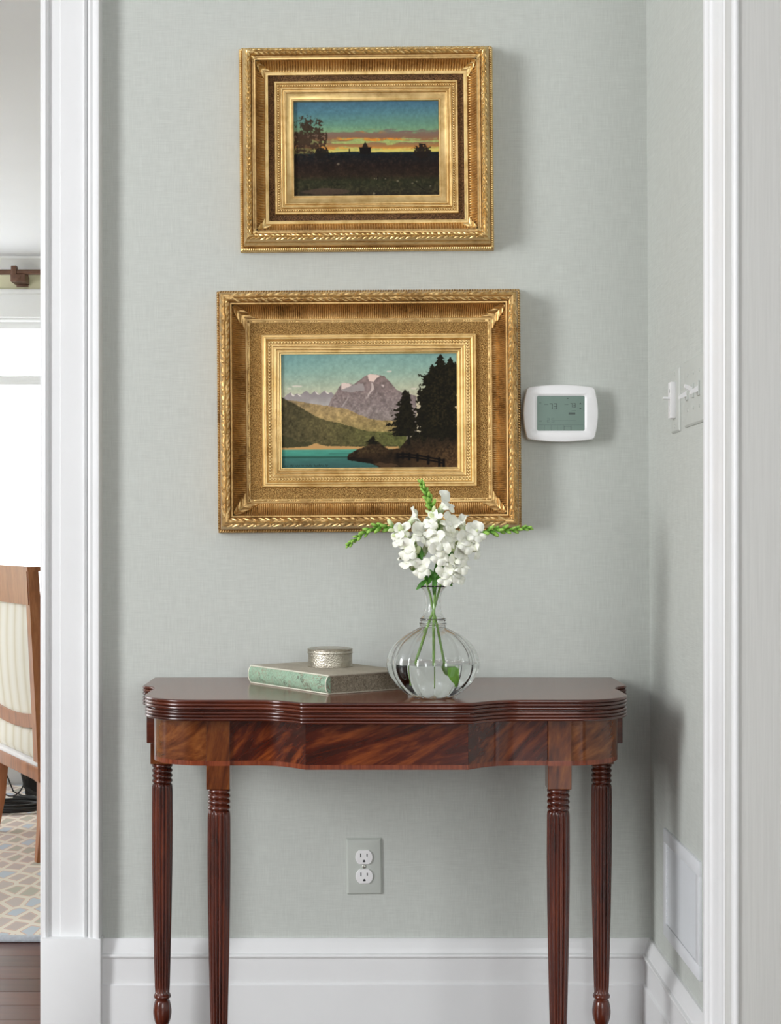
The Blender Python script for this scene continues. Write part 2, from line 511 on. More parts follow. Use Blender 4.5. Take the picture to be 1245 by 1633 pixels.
MB().bbox(-1.66, 1.76, -1.175, -1.158, 0.0, 0.017, 0.006).build('binding', plain('pale_blue_binding', (196, 202, 210), 0.9, var=0.1, vscale=120), rug, 40)

# upholstered chair, seen from behind
M['cherry'] = wood('cherry_wood', (142, 86, 52), (172, 108, 68), (190, 128, 84), (0, 0, 0), (30, 30, 4), 0.35, 0.3)
t = NT('striped_upholstery')
w = t.node('ShaderNodeTexWave', wave_type='BANDS', bands_direction='X')
w.inputs['Scale'].default_value = 3.4; w.inputs['Distortion'].default_value = 0.6; w.inputs['Detail'].default_value = 1
t.lk(t.coord(), w.inputs['Vector'])
t.set(color=t.ramp(w.outputs['Fac'], [(0.0, lin(222, 216, 196)), (0.18, lin(234, 230, 216)), (1.0, lin(240, 238, 228))]), rough=0.85)
M['stripe'] = t.m
ang = math.atan2(-0.88, 0.47)
chair = empty('upholstered_chair', (-1.140, 1.955, 0.0155), (0, 0, ang))
tag(chair, 'cherry-framed chair in cream striped upholstery on the rug', 'chair')
# local x runs from the far to the near side of the back, local y towards the seat front; rear face at y = 0
hw = 0.285
def leanx(x, z): return x * (1.0 - 0.06 * (z - 0.3))
def leany(z): return -0.055 * max(0, z - 0.28)
for s in (-1, 1):
    st = MB()
    pts = []
    for z in (0.25, 0.45, 0.65, 0.80, 0.915):
        wx = 0.024 - 0.006 * (z - 0.25); wy = 0.022 - 0.008 * (z - 0.25)
        cx = leanx(s * (hw - 0.012), z); cy = leany(z) + 0.02
        pts.append([(cx - wx, cy - wy, z), (cx + wx, cy - wy, z), (cx + wx, cy + wy, z), (cx - wx, cy + wy, z)])
    vv = [p for ring in pts for p in ring]
    ff = [(j * 4 + k, j * 4 + (k + 1) % 4, (j + 1) * 4 + (k + 1) % 4, (j + 1) * 4 + k) for j in range(4) for k in range(4)] + [(3, 2, 1, 0), (16, 17, 18, 19)]
    st.add(vv, ff).build('back_stile', M['cherry'], chair)
cp_ = MB()
n = 10
def rail(z0, z1, bow0, bow1, th, over=0.0):
    m = MB(); vv = []; ff = []
    for i in range(n + 1):
        f = -1 + 2 * i / n
        bow = (1 - f * f)
        x = f * (hw + over)
        for (dz, dy) in ((z0, 0), (z1, 0), (z1, th), (z0, th)):
            z = dz + bow * (bow0 if dz == z0 else bow1)
            vv.append((leanx(x, z), leany(z) + dy, z))
    for i in range(n):
        for k in range(4):
            l = (k + 1) % 4
            ff.append((i * 4 + k, i * 4 + l, (i + 1) * 4 + l, (i + 1) * 4 + k))
    ff += [(3, 2, 1, 0), (n * 4, n * 4 + 1, n * 4 + 2, n * 4 + 3)]
    return m.add(vv, ff)
rail(0.80, 0.905, 0, 0, 0.036).build('crest_rail', M['cherry'], chair, 40)
rail(0.905, 0.920, 0, 0, 0.05, 0.012).build('crest_cap', M['cherry'], chair, 40)
rail(0.420, 0.463, -0.018, -0.018, 0.04).build('lower_back_rail', M['cherry'], chair, 40)
bp = MB(); vv = []; ff = []
for j in range(9):
    z = 0.45 + (0.81 - 0.45) * j / 8
    for i in range(9):
        x = -1 + 2 * i / 8
        vv.append((leanx(x * 0.262, z), leany(z) + 0.012 - 0.012 * (1 - x ** 4) * math.sin(math.pi * (j + 0.3) / 8.6), z - 0.03 * (1 - x * x) * (1 - j / 8)))
nb = len(vv)
vv += [(a, b + 0.045, c) for (a, b, c) in vv]
for j in range(8):
    for i in range(8):
        q = (j * 9 + i, j * 9 + i + 1, (j + 1) * 9 + i + 1, (j + 1) * 9 + i)
        ff.append(q); ff.append(tuple(nb + k for k in q[::-1]))
ring = [i for i in range(9)] + [9 * j + 8 for j in range(1, 9)] + [72 + i for i in range(7, -1, -1)] + [9 * j for j in range(7, 0, -1)]
for a in range(len(ring)):
    b = (a + 1) % len(ring); ff.append((ring[a], ring[b], nb + ring[b], nb + ring[a]))
bp.add(vv, ff).build('back_panel', M['stripe'], chair, 60)
MB().bbox(-0.292, 0.292, 0.0, 0.50, 0.308, 0.415, 0.025).build('seat_cushion', M['stripe'], chair, 60)
MB().bbox(-0.294, 0.294, -0.006, 0.505, 0.297, 0.312, 0.004).build('white_welt', plain('white_welt_cloth', (240, 238, 240), 0.8, var=0.03), chair, 60)
MB().bbox(-0.298, 0.298, -0.004, 0.51, 0.252, 0.298, 0.004).build('seat_rail', M['cherry'], chair, 40)
for sx_ in (-1, 1):
    for (y0, dy) in ((0.03, -0.022), (0.475, 0.03)):
        lg = MB(); rings = []
        for z, wd in ((0.262, 0.024), (0.12, 0.019), (0.0, 0.013)):
            f = 1 - z / 0.262
            cx, cy = sx_ * 0.250 - (0.024 if sx_ < 0 else -0.024) * 1.0, y0 + dy * f * f
            rings += [(cx - wd, cy - wd, z), (cx + wd, cy - wd, z), (cx + wd, cy + wd, z), (cx - wd, cy + wd, z)]
        lg.add(rings, [(j * 4 + k, j * 4 + (k + 1) % 4, (j + 1) * 4 + (k + 1) % 4, (j + 1) * 4 + k) for j in range(2) for k in range(4)] + [(3, 2, 1, 0), (8, 9, 10, 11)])
        lg.build('leg', M['cherry'], chair)

# black box and its cables on the rug behind the chair
blk = plain('black_plastic', (22, 20, 20), 0.45, var=0.1)
spk = empty('speaker_box', (-1.215, 2.94, 0.0155))
tag(spk, 'black box standing on the rug behind the striped chair', 'speaker')
MB().bbox(-0.105, 0.20, 0.0, 0.2, 0.0, 0.29, 0.006).build('cabinet', blk, spk, 40)
MB().bbox(-0.09, 0.185, -0.006, 0.001, 0.015, 0.275, 0.002).build('front_grille', plain('black_cloth', (30, 27, 27), 0.9, var=0.2, vscale=300), spk, 40)
rnd = random.Random(5)
def loop_cable(name, label, cx, cy, ra, rb, turns, r, z0, tail):
    pts = []
    k = int(26 * turns)
    for i in range(k + 1):
        a = 2 * math.pi * i / 26 + 0.6
        g = 1 + 0.16 * math.sin(a * 0.77 + ra * 40) - 0.12 * i / k
        pts.append((cx + ra * g * math.cos(a), cy + rb * g * math.sin(a), z0 + r + 0.0075 * (i / 26)))
    pts += tail
    o = MB().tube(pts, r, 7).build(name, blk, None, 60)
    tag(o, label, 'cable')
loop_cable('power_cable', 'thick black cable lying in flat coils on the rug', -1.285, 2.63, 0.125, 0.10, 3.2, 0.0065, 0.015,
           [(-1.16, 2.70, 0.035), (-1.10, 2.70, 0.0225), (-1.02, 2.68, 0.0225), (-0.95, 2.66, 0.0225)])
pts = [(-1.20, 2.925, 0.30), (-1.27, 2.92, 0.27), (-1.315, 2.91, 0.20), (-1.32, 2.89, 0.12), (-1.30, 2.86, 0.06), (-1.24, 2.85, 0.024), (-1.12, 2.835, 0.0235), (-0.98, 2.84, 0.0235)]
tag(MB().tube(pts, 0.0065, 7).build('speaker_cable', blk, None, 60), 'black cable curving down beside the black box to the rug', 'cable')
pts = [(-1.38, 2.9, 0.30), (-1.395, 2.9, 0.24)] + [(-1.36 + 0.052 * math.cos(a), 2.90 + 0.02 * math.sin(a), 0.098 + 0.076 * math.sin(a)) for a in [2.5 + math.pi * i / 12 for i in range(25)]] + [(-1.35, 2.88, 0.04), (-1.29, 2.86, 0.0185)]
tag(MB().tube(pts, 0.003, 6).build('thin_wire', blk, None, 60), 'thin black wire looped above the rug next to the black box', 'wire')
# ------------------------------------------------------------------ painted canvases (colour per vertex, brushed in code)
def fbm(h, w, cells, octaves=4, seed=0, aspect=1.0):
    rs = np.random.RandomState(seed)
    out = np.zeros((h, w)); amp = 1.0; tot = 0
    cx, cy = cells, cells / aspect
    for _ in range(octaves):
        gx, gy = int(cx) + 2, int(cy) + 2
        g = rs.rand(gy + 1, gx + 1)
        xs = np.linspace(0, cx, w); ys = np.linspace(0, cy, h)
        x0 = xs.astype(int); y0 = ys.astype(int)
        fx = xs - x0; fy = ys - y0
        fx = fx * fx * (3 - 2 * fx); fy = fy * fy * (3 - 2 * fy)
        a = g[np.ix_(y0, x0)]; b = g[np.ix_(y0, x0 + 1)]; c = g[np.ix_(y0 + 1, x0)]; d = g[np.ix_(y0 + 1, x0 + 1)]
        out += amp * ((a * (1 - fx) + b * fx) * (1 - fy)[:, None] + (c * (1 - fx) + d * fx) * fy[:, None])
        tot += amp; amp *= 0.55; cx *= 2; cy *= 2
    return out / tot

class Paint:
    """a little canvas: x to the right 0..1, y downwards 0..1"""
    def __init__(self, w, h, aspect):
        self.w, self.h, self.asp = w, h, aspect
        self.X, self.Y = np.meshgrid(np.linspace(0, 1, w), np.linspace(0, 1, h))
        self.C = np.zeros((h, w, 3))
    def rgb(self, c): return np.array(c, float)
    def blend(self, mask, col):
        col = np.asarray(col, float)
        self.C = self.C * (1 - mask[..., None]) + (col if col.ndim == 3 else col[None, None, :]) * mask[..., None]
    def grad(self, stops, coord=None):
        c = self.Y if coord is None else coord
        ps = [s[0] for s in stops]
        return np.stack([np.interp(c, ps, [s[1][k] for s in stops]) for k in range(3)], -1)
    def noise(self, cells, oct_=4, seed=0): return fbm(self.h, self.w, cells, oct_, seed, self.asp)
    def poly(self, pts, jit=0.0, cells=30, seed=0, soft=0.0):
        X = self.X; Y = self.Y
        if jit > 0:
            X = X + (self.noise(cells, 4, seed) - 0.5) * jit
            Y = Y + (self.noise(cells, 4, seed + 1) - 0.5) * jit * self.asp
        inside = np.zeros_like(X, bool)
        n = len(pts)
        for i in range(n):
            x0, y0 = pts[i]; x1, y1 = pts[(i + 1) % n]
            if y0 == y1: continue
            cond = (y0 > Y) != (y1 > Y)
            inside ^= cond & (X < (x1 - x0) * (Y - y0) / (y1 - y0) + x0)
        return inside.astype(float)
    def ell(self, cx, cy, rx, ry, jit=0, cells=30, seed=0):
        d = ((self.X - cx) / rx) ** 2 + ((self.Y - cy) / ry) ** 2
        if jit: d = d + (self.noise(cells, 4, seed) - 0.5) * jit
        return np.clip((1 - d) * 4, 0, 1)
    def line(self, pts, wd):
        m = np.zeros_like(self.X)
        for (x0, y0), (x1, y1) in zip(pts[:-1], pts[1:]):
            ax, ay = x0 * self.asp, y0; bx, by = x1 * self.asp, y1
            px, py = self.X * self.asp, self.Y
            dx, dy = bx - ax, by - ay
            tt = np.clip(((px - ax) * dx + (py - ay) * dy) / (dx * dx + dy * dy + 1e-12), 0, 1)
            d = np.hypot(px - ax - tt * dx, py - ay - tt * dy)
            m = np.maximum(m, np.clip(1.5 - d / wd, 0, 1))
        return m
    def fir(self, ax, ay, hw, by, tiers, seed):
        """ragged conifer: apex, half width, base"""
        f = np.clip((self.Y - ay) / (by - ay), 0, 1)
        saw = 0.55 + 0.6 * np.mod(f * tiers + (self.noise(25, 3, seed) - 0.5) * 0.9, 1.0)
        half = hw * (f ** 0.8) * saw * (0.35 + 1.35 * self.noise(75, 3, seed + 3)) + 0.003
        return ((np.abs(self.X - ax) < half) & (self.Y > ay) & (self.Y < by)).astype(float)

def sunset():
    P = Paint(360, 240, 1.5)
    sk = [(0, (74, 112, 134)), (0.12, (86, 128, 138)), (0.24, (104, 146, 128)), (0.33, (130, 162, 116)), (0.42, (160, 176, 108)), (0.53, (196, 190, 104)), (1, (190, 190, 110))]
    P.C = P.grad(sk)
    P.C *= (0.88 + 0.24 * P.noise(60, 4, 2))[..., None]
    P.blend(np.clip((P.X - 0.35) * 1.4, 0, 0.5) * np.clip((P.Y - 0.05) * 3, 0, 1) * np.clip((0.34 - P.Y) * 8, 0, 1), (112, 146, 116))
    n1 = P.noise(7, 5, 11)
    def band(y0, y1, col, seed, th=0.5, x0=-0.1, x1=1.1, stretch=9):
        st = fbm(P.h, P.w, stretch, 4, seed, 0.22)
        yy = P.Y + (st - 0.5) * 0.07 + (P.noise(45, 4, seed + 60) - 0.5) * 0.022
        m = np.clip((yy - y0) / 0.012, 0, 1) * np.clip((y1 - yy) / 0.012, 0, 1) * np.clip((P.X - x0) / 0.08, 0, 1) * np.clip((x1 - P.X) / 0.08, 0, 1)
        return m
    P.blend(band(0.318, 0.405, 0, 21) * 0.95, P.grad([(0.3, (128, 112, 100)), (0.37, (132, 100, 84)), (0.41, (150, 104, 70))]))
    P.blend(band(0.300, 0.33, 0, 22, x0=0.55) * 0.85, (122, 104, 98))
    P.blend(band(0.385, 0.413, 0, 23, x0=0.25, x1=0.80) * (0.4 + 0.6 * (P.noise(40, 3, 5) > 0.45)), (226, 142, 50))
    P.blend(band(0.312, 0.332, 0, 29, x0=0.40, x1=0.65) * 0.8 * (P.noise(30, 3, 8) > 0.5), (214, 140, 70))
    P.blend(band(0.432, 0.505, 0, 24) * 0.9, P.grad([(0.43, (132, 104, 82)), (0.48, (176, 116, 66)), (0.51, (220, 150, 66))]))
    P.blend(band(0.482, 0.506, 0, 25, x0=0.1, x1=0.95) * (0.35 + 0.65 * (P.noise(40, 3, 9) > 0.47)), (236, 166, 66))
    P.blend(band(0.505, 0.54, 0, 26, x0=0.2) * 0.8, (226, 204, 104))
    hz = 0.535 + 0.012 * np.cos(P.X * 5 + 0.4) * (P.X < 0.45) + 0.006 * (P.noise(20, 4, 31) - 0.5)
    land = np.clip((P.Y - hz) / 0.006, 0, 1)
    g = P.noise(24, 5, 41); g2 = P.noise(70, 3, 43)
    lc = P.grad([(0.53, (22, 44, 48)), (0.57, (26, 28, 30)), (0.68, (38, 28, 24)), (0.78, (50, 38, 28)), (0.84, (48, 50, 32)), (0.93, (50, 48, 34)), (1, (46, 38, 32))])
    P.blend(land, lc * (0.55 + 0.55 * g[..., None] + 0.45 * (P.noise(110, 3, 44)[..., None] - 0.3)))
    P.blend(land * np.clip((P.Y - 0.78) * 8, 0, 1) * np.clip((g2 - 0.52) * 6, 0, 1) * 0.45, (74, 78, 48))
    P.blend(land * np.clip((g2 - 0.58) * 6, 0, 1) * 0.3, (84, 62, 44))
    P.blend(P.ell(0.22, 0.95, 0.17, 0.035, 0.8, 20, 51) * 0.7, (86, 68, 56))
    for (x, y, r) in ((0.555, 0.815, 0.006), (0.57, 0.82, 0.005), (0.715, 0.845, 0.010), (0.815, 0.87, 0.008), (0.845, 0.85, 0.006), (0.55, 0.975, 0.012), (0.305, 0.66, 0.010), (0.63, 0.82, 0.006), (0.94, 0.9, 0.006)):
        P.blend(P.ell(x, y, r, r * 1.2, 1.2, 60, int(x * 900)) * 0.6, (150, 136, 112))
    P.blend(P.line([(0.83, 0.86), (0.90, 0.94)], 0.004) * 0.7, (16, 14, 12))
    P.blend(P.line([(0.577, 0.80), (0.577, 0.83)], 0.006), (16, 14, 12))
    # dome-roofed pavilion on the skyline
    bk = (24, 20, 18)
    P.blend(P.poly([(0.452, 0.56), (0.452, 0.50), (0.446, 0.485), (0.535, 0.485), (0.53, 0.50), (0.53, 0.56)]), bk)
    P.blend(P.poly([(0.470, 0.487), (0.478, 0.455), (0.489, 0.435), (0.491, 0.41), (0.495, 0.435), (0.505, 0.455), (0.513, 0.487)]), (40, 30, 24))
    P.blend(P.line([(0.382, 0.545), (0.382, 0.505)], 0.006), bk)
    # trees
    tn = P.noise(22, 5, 61); tn2 = P.noise(85, 3, 62)
    crown = np.clip(1.15 - (((P.X - 0.10) / 0.125) ** 2 + ((P.Y - 0.36) / 0.21) ** 2), 0, 1)
    m = np.clip((crown * 0.55 + (tn - 0.5) * 1.7 + (tn2 - 0.5) * 2.0 - 0.16) * 7, 0, 1) * (crown > 0.02)
    P.blend(m * 0.9, np.stack([34 + 40 * tn2, 24 + 30 * tn2, 16 + 24 * tn2], -1))
    P.blend(np.clip(crown * 1.3 - 0.55, 0, 0.55) * np.clip((P.Y - 0.26) * 5, 0, 1), (72, 54, 42))
    P.blend(np.clip((0.19 - P.X) * 14, 0, 1) * np.clip((P.Y - 0.42) * 6, 0, 1) * np.clip(1.0 - land, 0, 1) * (0.75 + 0.25 * (tn2 > 0.5)), (46, 36, 30))
    P.blend(((P.ell(0.19, 0.540, 0.055, 0.06, 3.2, 85, 71)) > 0.25) * 0.95, (30, 26, 22))
    P.blend(((P.ell(0.885, 0.535, 0.060, 0.075, 3.2, 85, 72)) > 0.25) * 0.95, (34, 26, 22))
    return P

def alpine():
    P = Paint(440, 298, 1.481)
    q = lambda L: [((x - 45) / 1145.0, (y - 55) / 773.0) for (x, y) in L]
    base = P.grad([(0, (128, 166, 160)), (0.15, (148, 178, 162)), (0.30, (182, 190, 164)), (0.45, (204, 192, 164))])
    P.C = base * (0.89 + 0.22 * P.noise(60, 4, 3))[..., None]
    P.blend(np.clip((0.35 - P.X) * 1.6, 0, 0.5) * np.clip(0.35 - P.Y, 0, 1) * 2, (96, 144, 150))
    P.blend(np.clip((P.X - 0.55) * 1.6, 0, 0.6) * np.clip((P.Y - 0.12) * 2.5, 0, 1), (206, 186, 152))
    for (x, y, a, b) in ((150, 272, 36, 7), (100, 288, 18, 6), (750, 176, 18, 6), (910, 293, 24, 8)):
        P.blend(P.ell((x - 45) / 1145, (y - 55) / 773, a / 1145, b / 773, 1, 40, x) * 0.8, (224, 214, 200))
    nz = P.noise(40, 5, 7); nf = P.noise(110, 3, 8)
    # far snowy chain
    P.blend(P.poly(q([(55, 350), (108, 314), (128, 334), (150, 316), (172, 332), (205, 303), (235, 326), (268, 305), (296, 326), (330, 300), (352, 320), (372, 312), (390, 330), (390, 420), (55, 400)]), 0.008, 60, 12),
            P.grad([(0.32, (146, 136, 136)), (0.38, (158, 150, 148)), (0.45, (178, 172, 166))]) * (0.92 + 0.16 * nz[..., None]))
    for (x, y) in ((108, 316), (150, 318), (268, 307), (330, 302)):
        P.blend(P.poly(q([(x - 4, y), (x + 30, y + 22), (x + 14, y + 24), (x + 4, y + 12)]), 0.006, 60, x), (228, 218, 208))
    # great peak
    P.blend(P.poly(q([(345, 415), (380, 350), (415, 295), (437, 254), (470, 252), (515, 262), (548, 242), (570, 222), (592, 206), (640, 192), (715, 203), (738, 232), (762, 256), (800, 300), (842, 322), (925, 342), (925, 600), (500, 600)]), 0.010, 50, 14),
            P.grad([(0.18, (136, 118, 112)), (0.32, (132, 116, 112)), (0.45, (138, 124, 120)), (0.6, (146, 134, 126))]) * (0.66 + 0.40 * nz[..., None] + 0.32 * nf[..., None]))
    P.blend(P.poly(q([(437, 290), (520, 262), (580, 262), (588, 302), (500, 318), (440, 300)]), 0.02, 40, 15) * 0.75, (168, 160, 156))
    P.blend(P.poly(q([(437, 255), (470, 252), (515, 262), (482, 280), (436, 296)]), 0.010, 50, 16), (226, 204, 192))
    P.blend(P.poly(q([(608, 200), (640, 192), (690, 200), (664, 226), (648, 248), (622, 244), (612, 226)]), 0.012, 50, 17), (232, 206, 192))
    P.blend(P.poly(q([(636, 250), (648, 262), (654, 298), (630, 318), (606, 360), (598, 356), (626, 300)]), 0.014, 60, 18), (200, 182, 174))
    P.blend(P.poly(q([(698, 262), (718, 266), (712, 280), (700, 276)]), 0.01, 60, 19), (204, 186, 178))
    P.blend(P.poly(q([(480, 345), (488, 350), (450, 412), (438, 412)]), 0.012, 60, 20) * 0.7, (180, 166, 160))
    rdg = P.poly(q([(345, 415), (420, 300), (470, 330), (600, 320), (760, 300), (925, 345), (925, 600), (500, 600)]), 0.03, 24, 40)
    st_ = P.noise(55, 4, 77)
    P.blend(rdg * np.clip((nf - 0.55) * 7, 0, 1) * 0.35, (176, 162, 154))
    P.blend(rdg * np.clip((st_ - 0.56) * 8, 0, 1) * 0.30, (98, 84, 84))
    # sunlit middle ridge
    P.blend(P.poly(q([(90, 366), (150, 372), (260, 392), (390, 414), (470, 428), (545, 462), (620, 494), (700, 508), (765, 508), (860, 505), (860, 610), (90, 610)]), 0.008, 50, 22),
            P.grad([(0.40, (150, 128, 92)), (0.55, (172, 146, 98)), (0.68, (144, 126, 80))]) * (0.55 + 0.50 * nz[..., None] + 0.45 * nf[..., None]))
    P.blend(P.poly(q([(45, 345), (90, 366), (135, 392), (200, 432), (262, 470), (330, 502), (410, 520), (480, 540), (560, 566), (640, 582), (740, 584), (860, 600), (860, 700), (45, 700)]), 0.008, 50, 24),
            np.stack([np.interp(P.X, [0, 0.25, 0.7], [74, 92, 96]), np.interp(P.X, [0, 0.25, 0.7], [68, 84, 98]), np.interp(P.X, [0, 0.25, 0.7], [46, 54, 54])], -1) * (0.45 + 0.55 * nz[..., None] + 0.60 * nf[..., None]))
    P.blend(P.poly(q([(45, 600), (150, 640), (280, 665), (560, 672), (850, 676), (850, 690), (45, 700)]), 0.02, 50, 25) * 0.6, (62, 62, 40))
    # beach and lake
    P.blend(P.poly(q([(45, 688), (200, 682), (272, 658), (335, 676), (560, 683), (810, 682), (810, 702), (45, 702)]), 0.006, 60, 26), (196, 154, 98) * (np.array([1, 1, 1])))
    lake = np.clip((P.Y - (698 - 55) / 773) / 0.006, 0, 1)
    P.blend(lake, P.grad([(0.83, (84, 160, 138)), (0.88, (74, 146, 128)), (0.92, (66, 112, 104)), (1, (58, 92, 88))]) * (0.92 + 0.16 * fbm(P.h, P.w, 14, 4, 27, 0.2)[..., None]))
    P.blend(P.line([(0, 0.901), (0.40, 0.903)], 0.008) * 0.75, (44, 78, 66))
    P.blend(P.line([(0.27, 0.873), (0.40, 0.874)], 0.003) * 0.6, (50, 92, 80))
    # near shore and wooded bank
    sh = P.poly(q([(474, 752), (482, 732), (520, 712), (575, 690), (620, 664), (685, 655), (722, 690), (745, 702), (815, 694), (860, 640), (920, 600), (1200, 590), (1200, 840), (705, 840), (640, 800), (560, 786), (478, 772)]), 0.010, 50, 28)
    P.blend(sh, P.grad([(0.75, (46, 36, 24)), (0.85, (54, 40, 25)), (0.93, (42, 30, 19)), (1, (56, 40, 25))]) * (0.20 + 0.75 * nz[..., None] + 0.85 * nf[..., None]))
    P.blend(sh * np.clip((P.X - 0.78) * 6, 0, 1) * np.clip((P.Y - 0.78) * 8, 0, 1) * np.clip((nf - 0.42) * 5, 0, 1) * 0.6, (122, 90, 56))
    P.blend(sh * np.clip((0.62 - P.X) * 8, 0, 1) * (P.Y < 0.87) * np.clip((nf - 0.45) * 5, 0, 1) * 0.5, (88, 72, 44))
    P.blend(P.poly(q([(640, 792), (760, 800), (820, 822), (700, 830)]), 0.02, 50, 29) * 0.8, (112, 84, 58))
    P.blend(P.poly(q([(474, 756), (520, 752), (640, 770), (640, 800), (560, 786), (478, 772)]), 0.01, 50, 30) * 0.85, (26, 20, 14))
    P.blend(sh * np.clip((P.Y - 0.86) * 10, 0, 1) * (P.X > 0.5) * (P.X < 0.8) * 0.35, (30, 24, 16))
    P.blend(sh * np.clip((P.X - 0.66) * 8, 0, 1) * np.clip((P.Y - 0.84) * 12, 0, 1) * 0.55, (92, 68, 42))
    dk = np.stack([10 + 34 * nf, 9 + 30 * nf, 5 + 17 * nf], -1)
    P.blend(P.fir((640 - 45) / 1145, (612 - 55) / 773, 0.034, (668 - 55) / 773, 4, 31), dk)
    for (ax, ay, hw_, by, tr_, sd) in ((852, 300, 0.098, 612, 9, 33), (872, 310, 0.050, 612, 9, 34), (1085, 62, 0.10, 330, 8, 35), (1148, 82, 0.09, 330, 8, 36), (1030, 130, 0.06, 300, 6, 37)):
        P.blend(P.fir((ax - 45) / 1145, (ay - 55) / 773, hw_, (by - 55) / 773, tr_, sd), dk)
    P.blend(P.poly(q([(1075, 130), (1010, 185), (1000, 215), (945, 222), (985, 262), (940, 298), (925, 360), (940, 420), (918, 500), (935, 560), (965, 575), (880, 628), (1200, 640), (1200, 110)]), 0.075, 60, 38), dk)
    P.blend(P.poly(q([(1060, 180), (1010, 300), (990, 420), (1000, 540), (1200, 560), (1200, 150)]), 0.06, 40, 39) * np.clip((nf - 0.5) * 6, 0, 1) * 0.5, (58, 50, 28))
    P.blend(P.line([(875 / 1145 - 45 / 1145, 0.66), (875 / 1145 - 45 / 1145, 0.79)], 0.012), (24, 20, 14))
    fence = (12, 9, 7)
    posts = [(800, 735, 760), (835, 728, 762), (876, 732, 770), (930, 738, 778), (1000, 752, 800), (1072, 766, 822), (1100, 776, 826)]
    for (x, a, b) in posts:
        P.blend(P.line([((x - 45) / 1145, (a - 55) / 773), ((x - 45) / 1145, (b - 55) / 773)], 0.011), fence)
    for o_ in (6, 24):
        P.blend(P.line([((x - 45) / 1145, (a + o_ - 55) / 773) for (x, a, b) in posts], 0.007), fence)
    rs = random.Random(3)
    x = 60
    while x < 335:       # the painter's scrawl in the corner, not legible
        P.blend(P.line([((x - 45) / 1145, (812 - rs.random() * 14 - 55) / 773), ((x + 7 - 45) / 1145, (814 - 55) / 773), ((x + 12 - 45) / 1145, (806 - 55) / 773)], 0.0028) * 0.65, (34, 50, 44))
        x += rs.choice((11, 14, 17, 26))
    return P

def canvas(name, P, W, H, d, parent):
    h, w = P.h, P.w
    xs = np.linspace(-W / 2, W / 2, w); zs = np.linspace(H / 2, -H / 2, h)
    co = np.zeros((h, w, 3)); co[..., 0] = xs[None, :]; co[..., 2] = zs[:, None]; co[..., 1] = -d
    idx = np.arange(h * w).reshape(h, w)
    q = np.stack([idx[1:, :-1], idx[1:, 1:], idx[:-1, 1:], idx[:-1, :-1]], -1).reshape(-1, 4)
    me = bpy.data.meshes.new(name)
    me.vertices.add(h * w); me.vertices.foreach_set('co', co.ravel())
    nl = q.size
    me.loops.add(nl); me.loops.foreach_set('vertex_index', q.ravel().astype(np.int32))
    me.polygons.add(len(q)); me.polygons.foreach_set('loop_start', np.arange(0, nl, 4, dtype=np.int32)); 
    me.update(calc_edges=True)
    pc = np.pad(P.C, ((1, 1), (1, 1), (0, 0)), 'edge')      # wet edges: a light 3 x 3 softening of the brushwork
    pc = 0.5 * pc[1:-1, 1:-1] + 0.125 * (pc[:-2, 1:-1] + pc[2:, 1:-1] + pc[1:-1, :-2] + pc[1:-1, 2:])
    c = np.clip(pc / 255.0, 0, 1)
    c = np.where(c <= 0.04045, c / 12.92, ((c + 0.055) / 1.055) ** 2.4)
    at = me.color_attributes.new('paint', 'FLOAT_COLOR', 'POINT')
    at.data.foreach_set('color', np.concatenate([c, np.ones((h, w, 1))], -1).ravel())
    t = NT(name + '_oil')
    an = t.node('ShaderNodeAttribute'); an.attribute_name = 'paint'
    t.set(color=an.outputs['Color'], rough=0.6, spec=0.12)
    t.bump(t.noise(t.coord((1, 1, 1)), 500, 4), 0.5, 0.0006)
    o = link(name, me, t.m, parent)
    return o

# ------------------------------------------------------------------ gilt frames
def arc_pts(cx, cy, r, a0, a1, n, ry=None):
    ry = r if ry is None else ry
    return [(cx + r * math.cos(R(a0 + (a1 - a0) * i / n)), cy + ry * math.sin(R(a0 + (a1 - a0) * i / n))) for i in range(n + 1)]

def rect_sweep(prof, W, H):
    """mitred rectangular moulding; prof = (inset, depth) in mm"""
    mb = MB(); v = []; f = []
    for (w, d) in prof:
        w *= 0.001; d *= 0.001
        a, b = W / 2 - w, H / 2 - w
        v += [(-a, -d, -b), (a, -d, -b), (a, -d, b), (-a, -d, b)]
    for i in range(len(prof) - 1):
        for k in range(4):
            l = (k + 1) % 4
            f.append((i * 4 + k, i * 4 + l, (i + 1) * 4 + l, (i + 1) * 4 + k))
    return mb.add(v, f)

def rails(W, H):
    """four rails: (half length, map(s, w, d) -> local point)"""
    return [(W / 2, lambda s, w, d: (s, -d, H / 2 - w)), (W / 2, lambda s, w, d: (-s, -d, -(H / 2 - w))),
            (H / 2, lambda s, w, d: (W / 2 - w, -d, -s)), (H / 2, lambda s, w, d: (-(W / 2 - w), -d, s))]

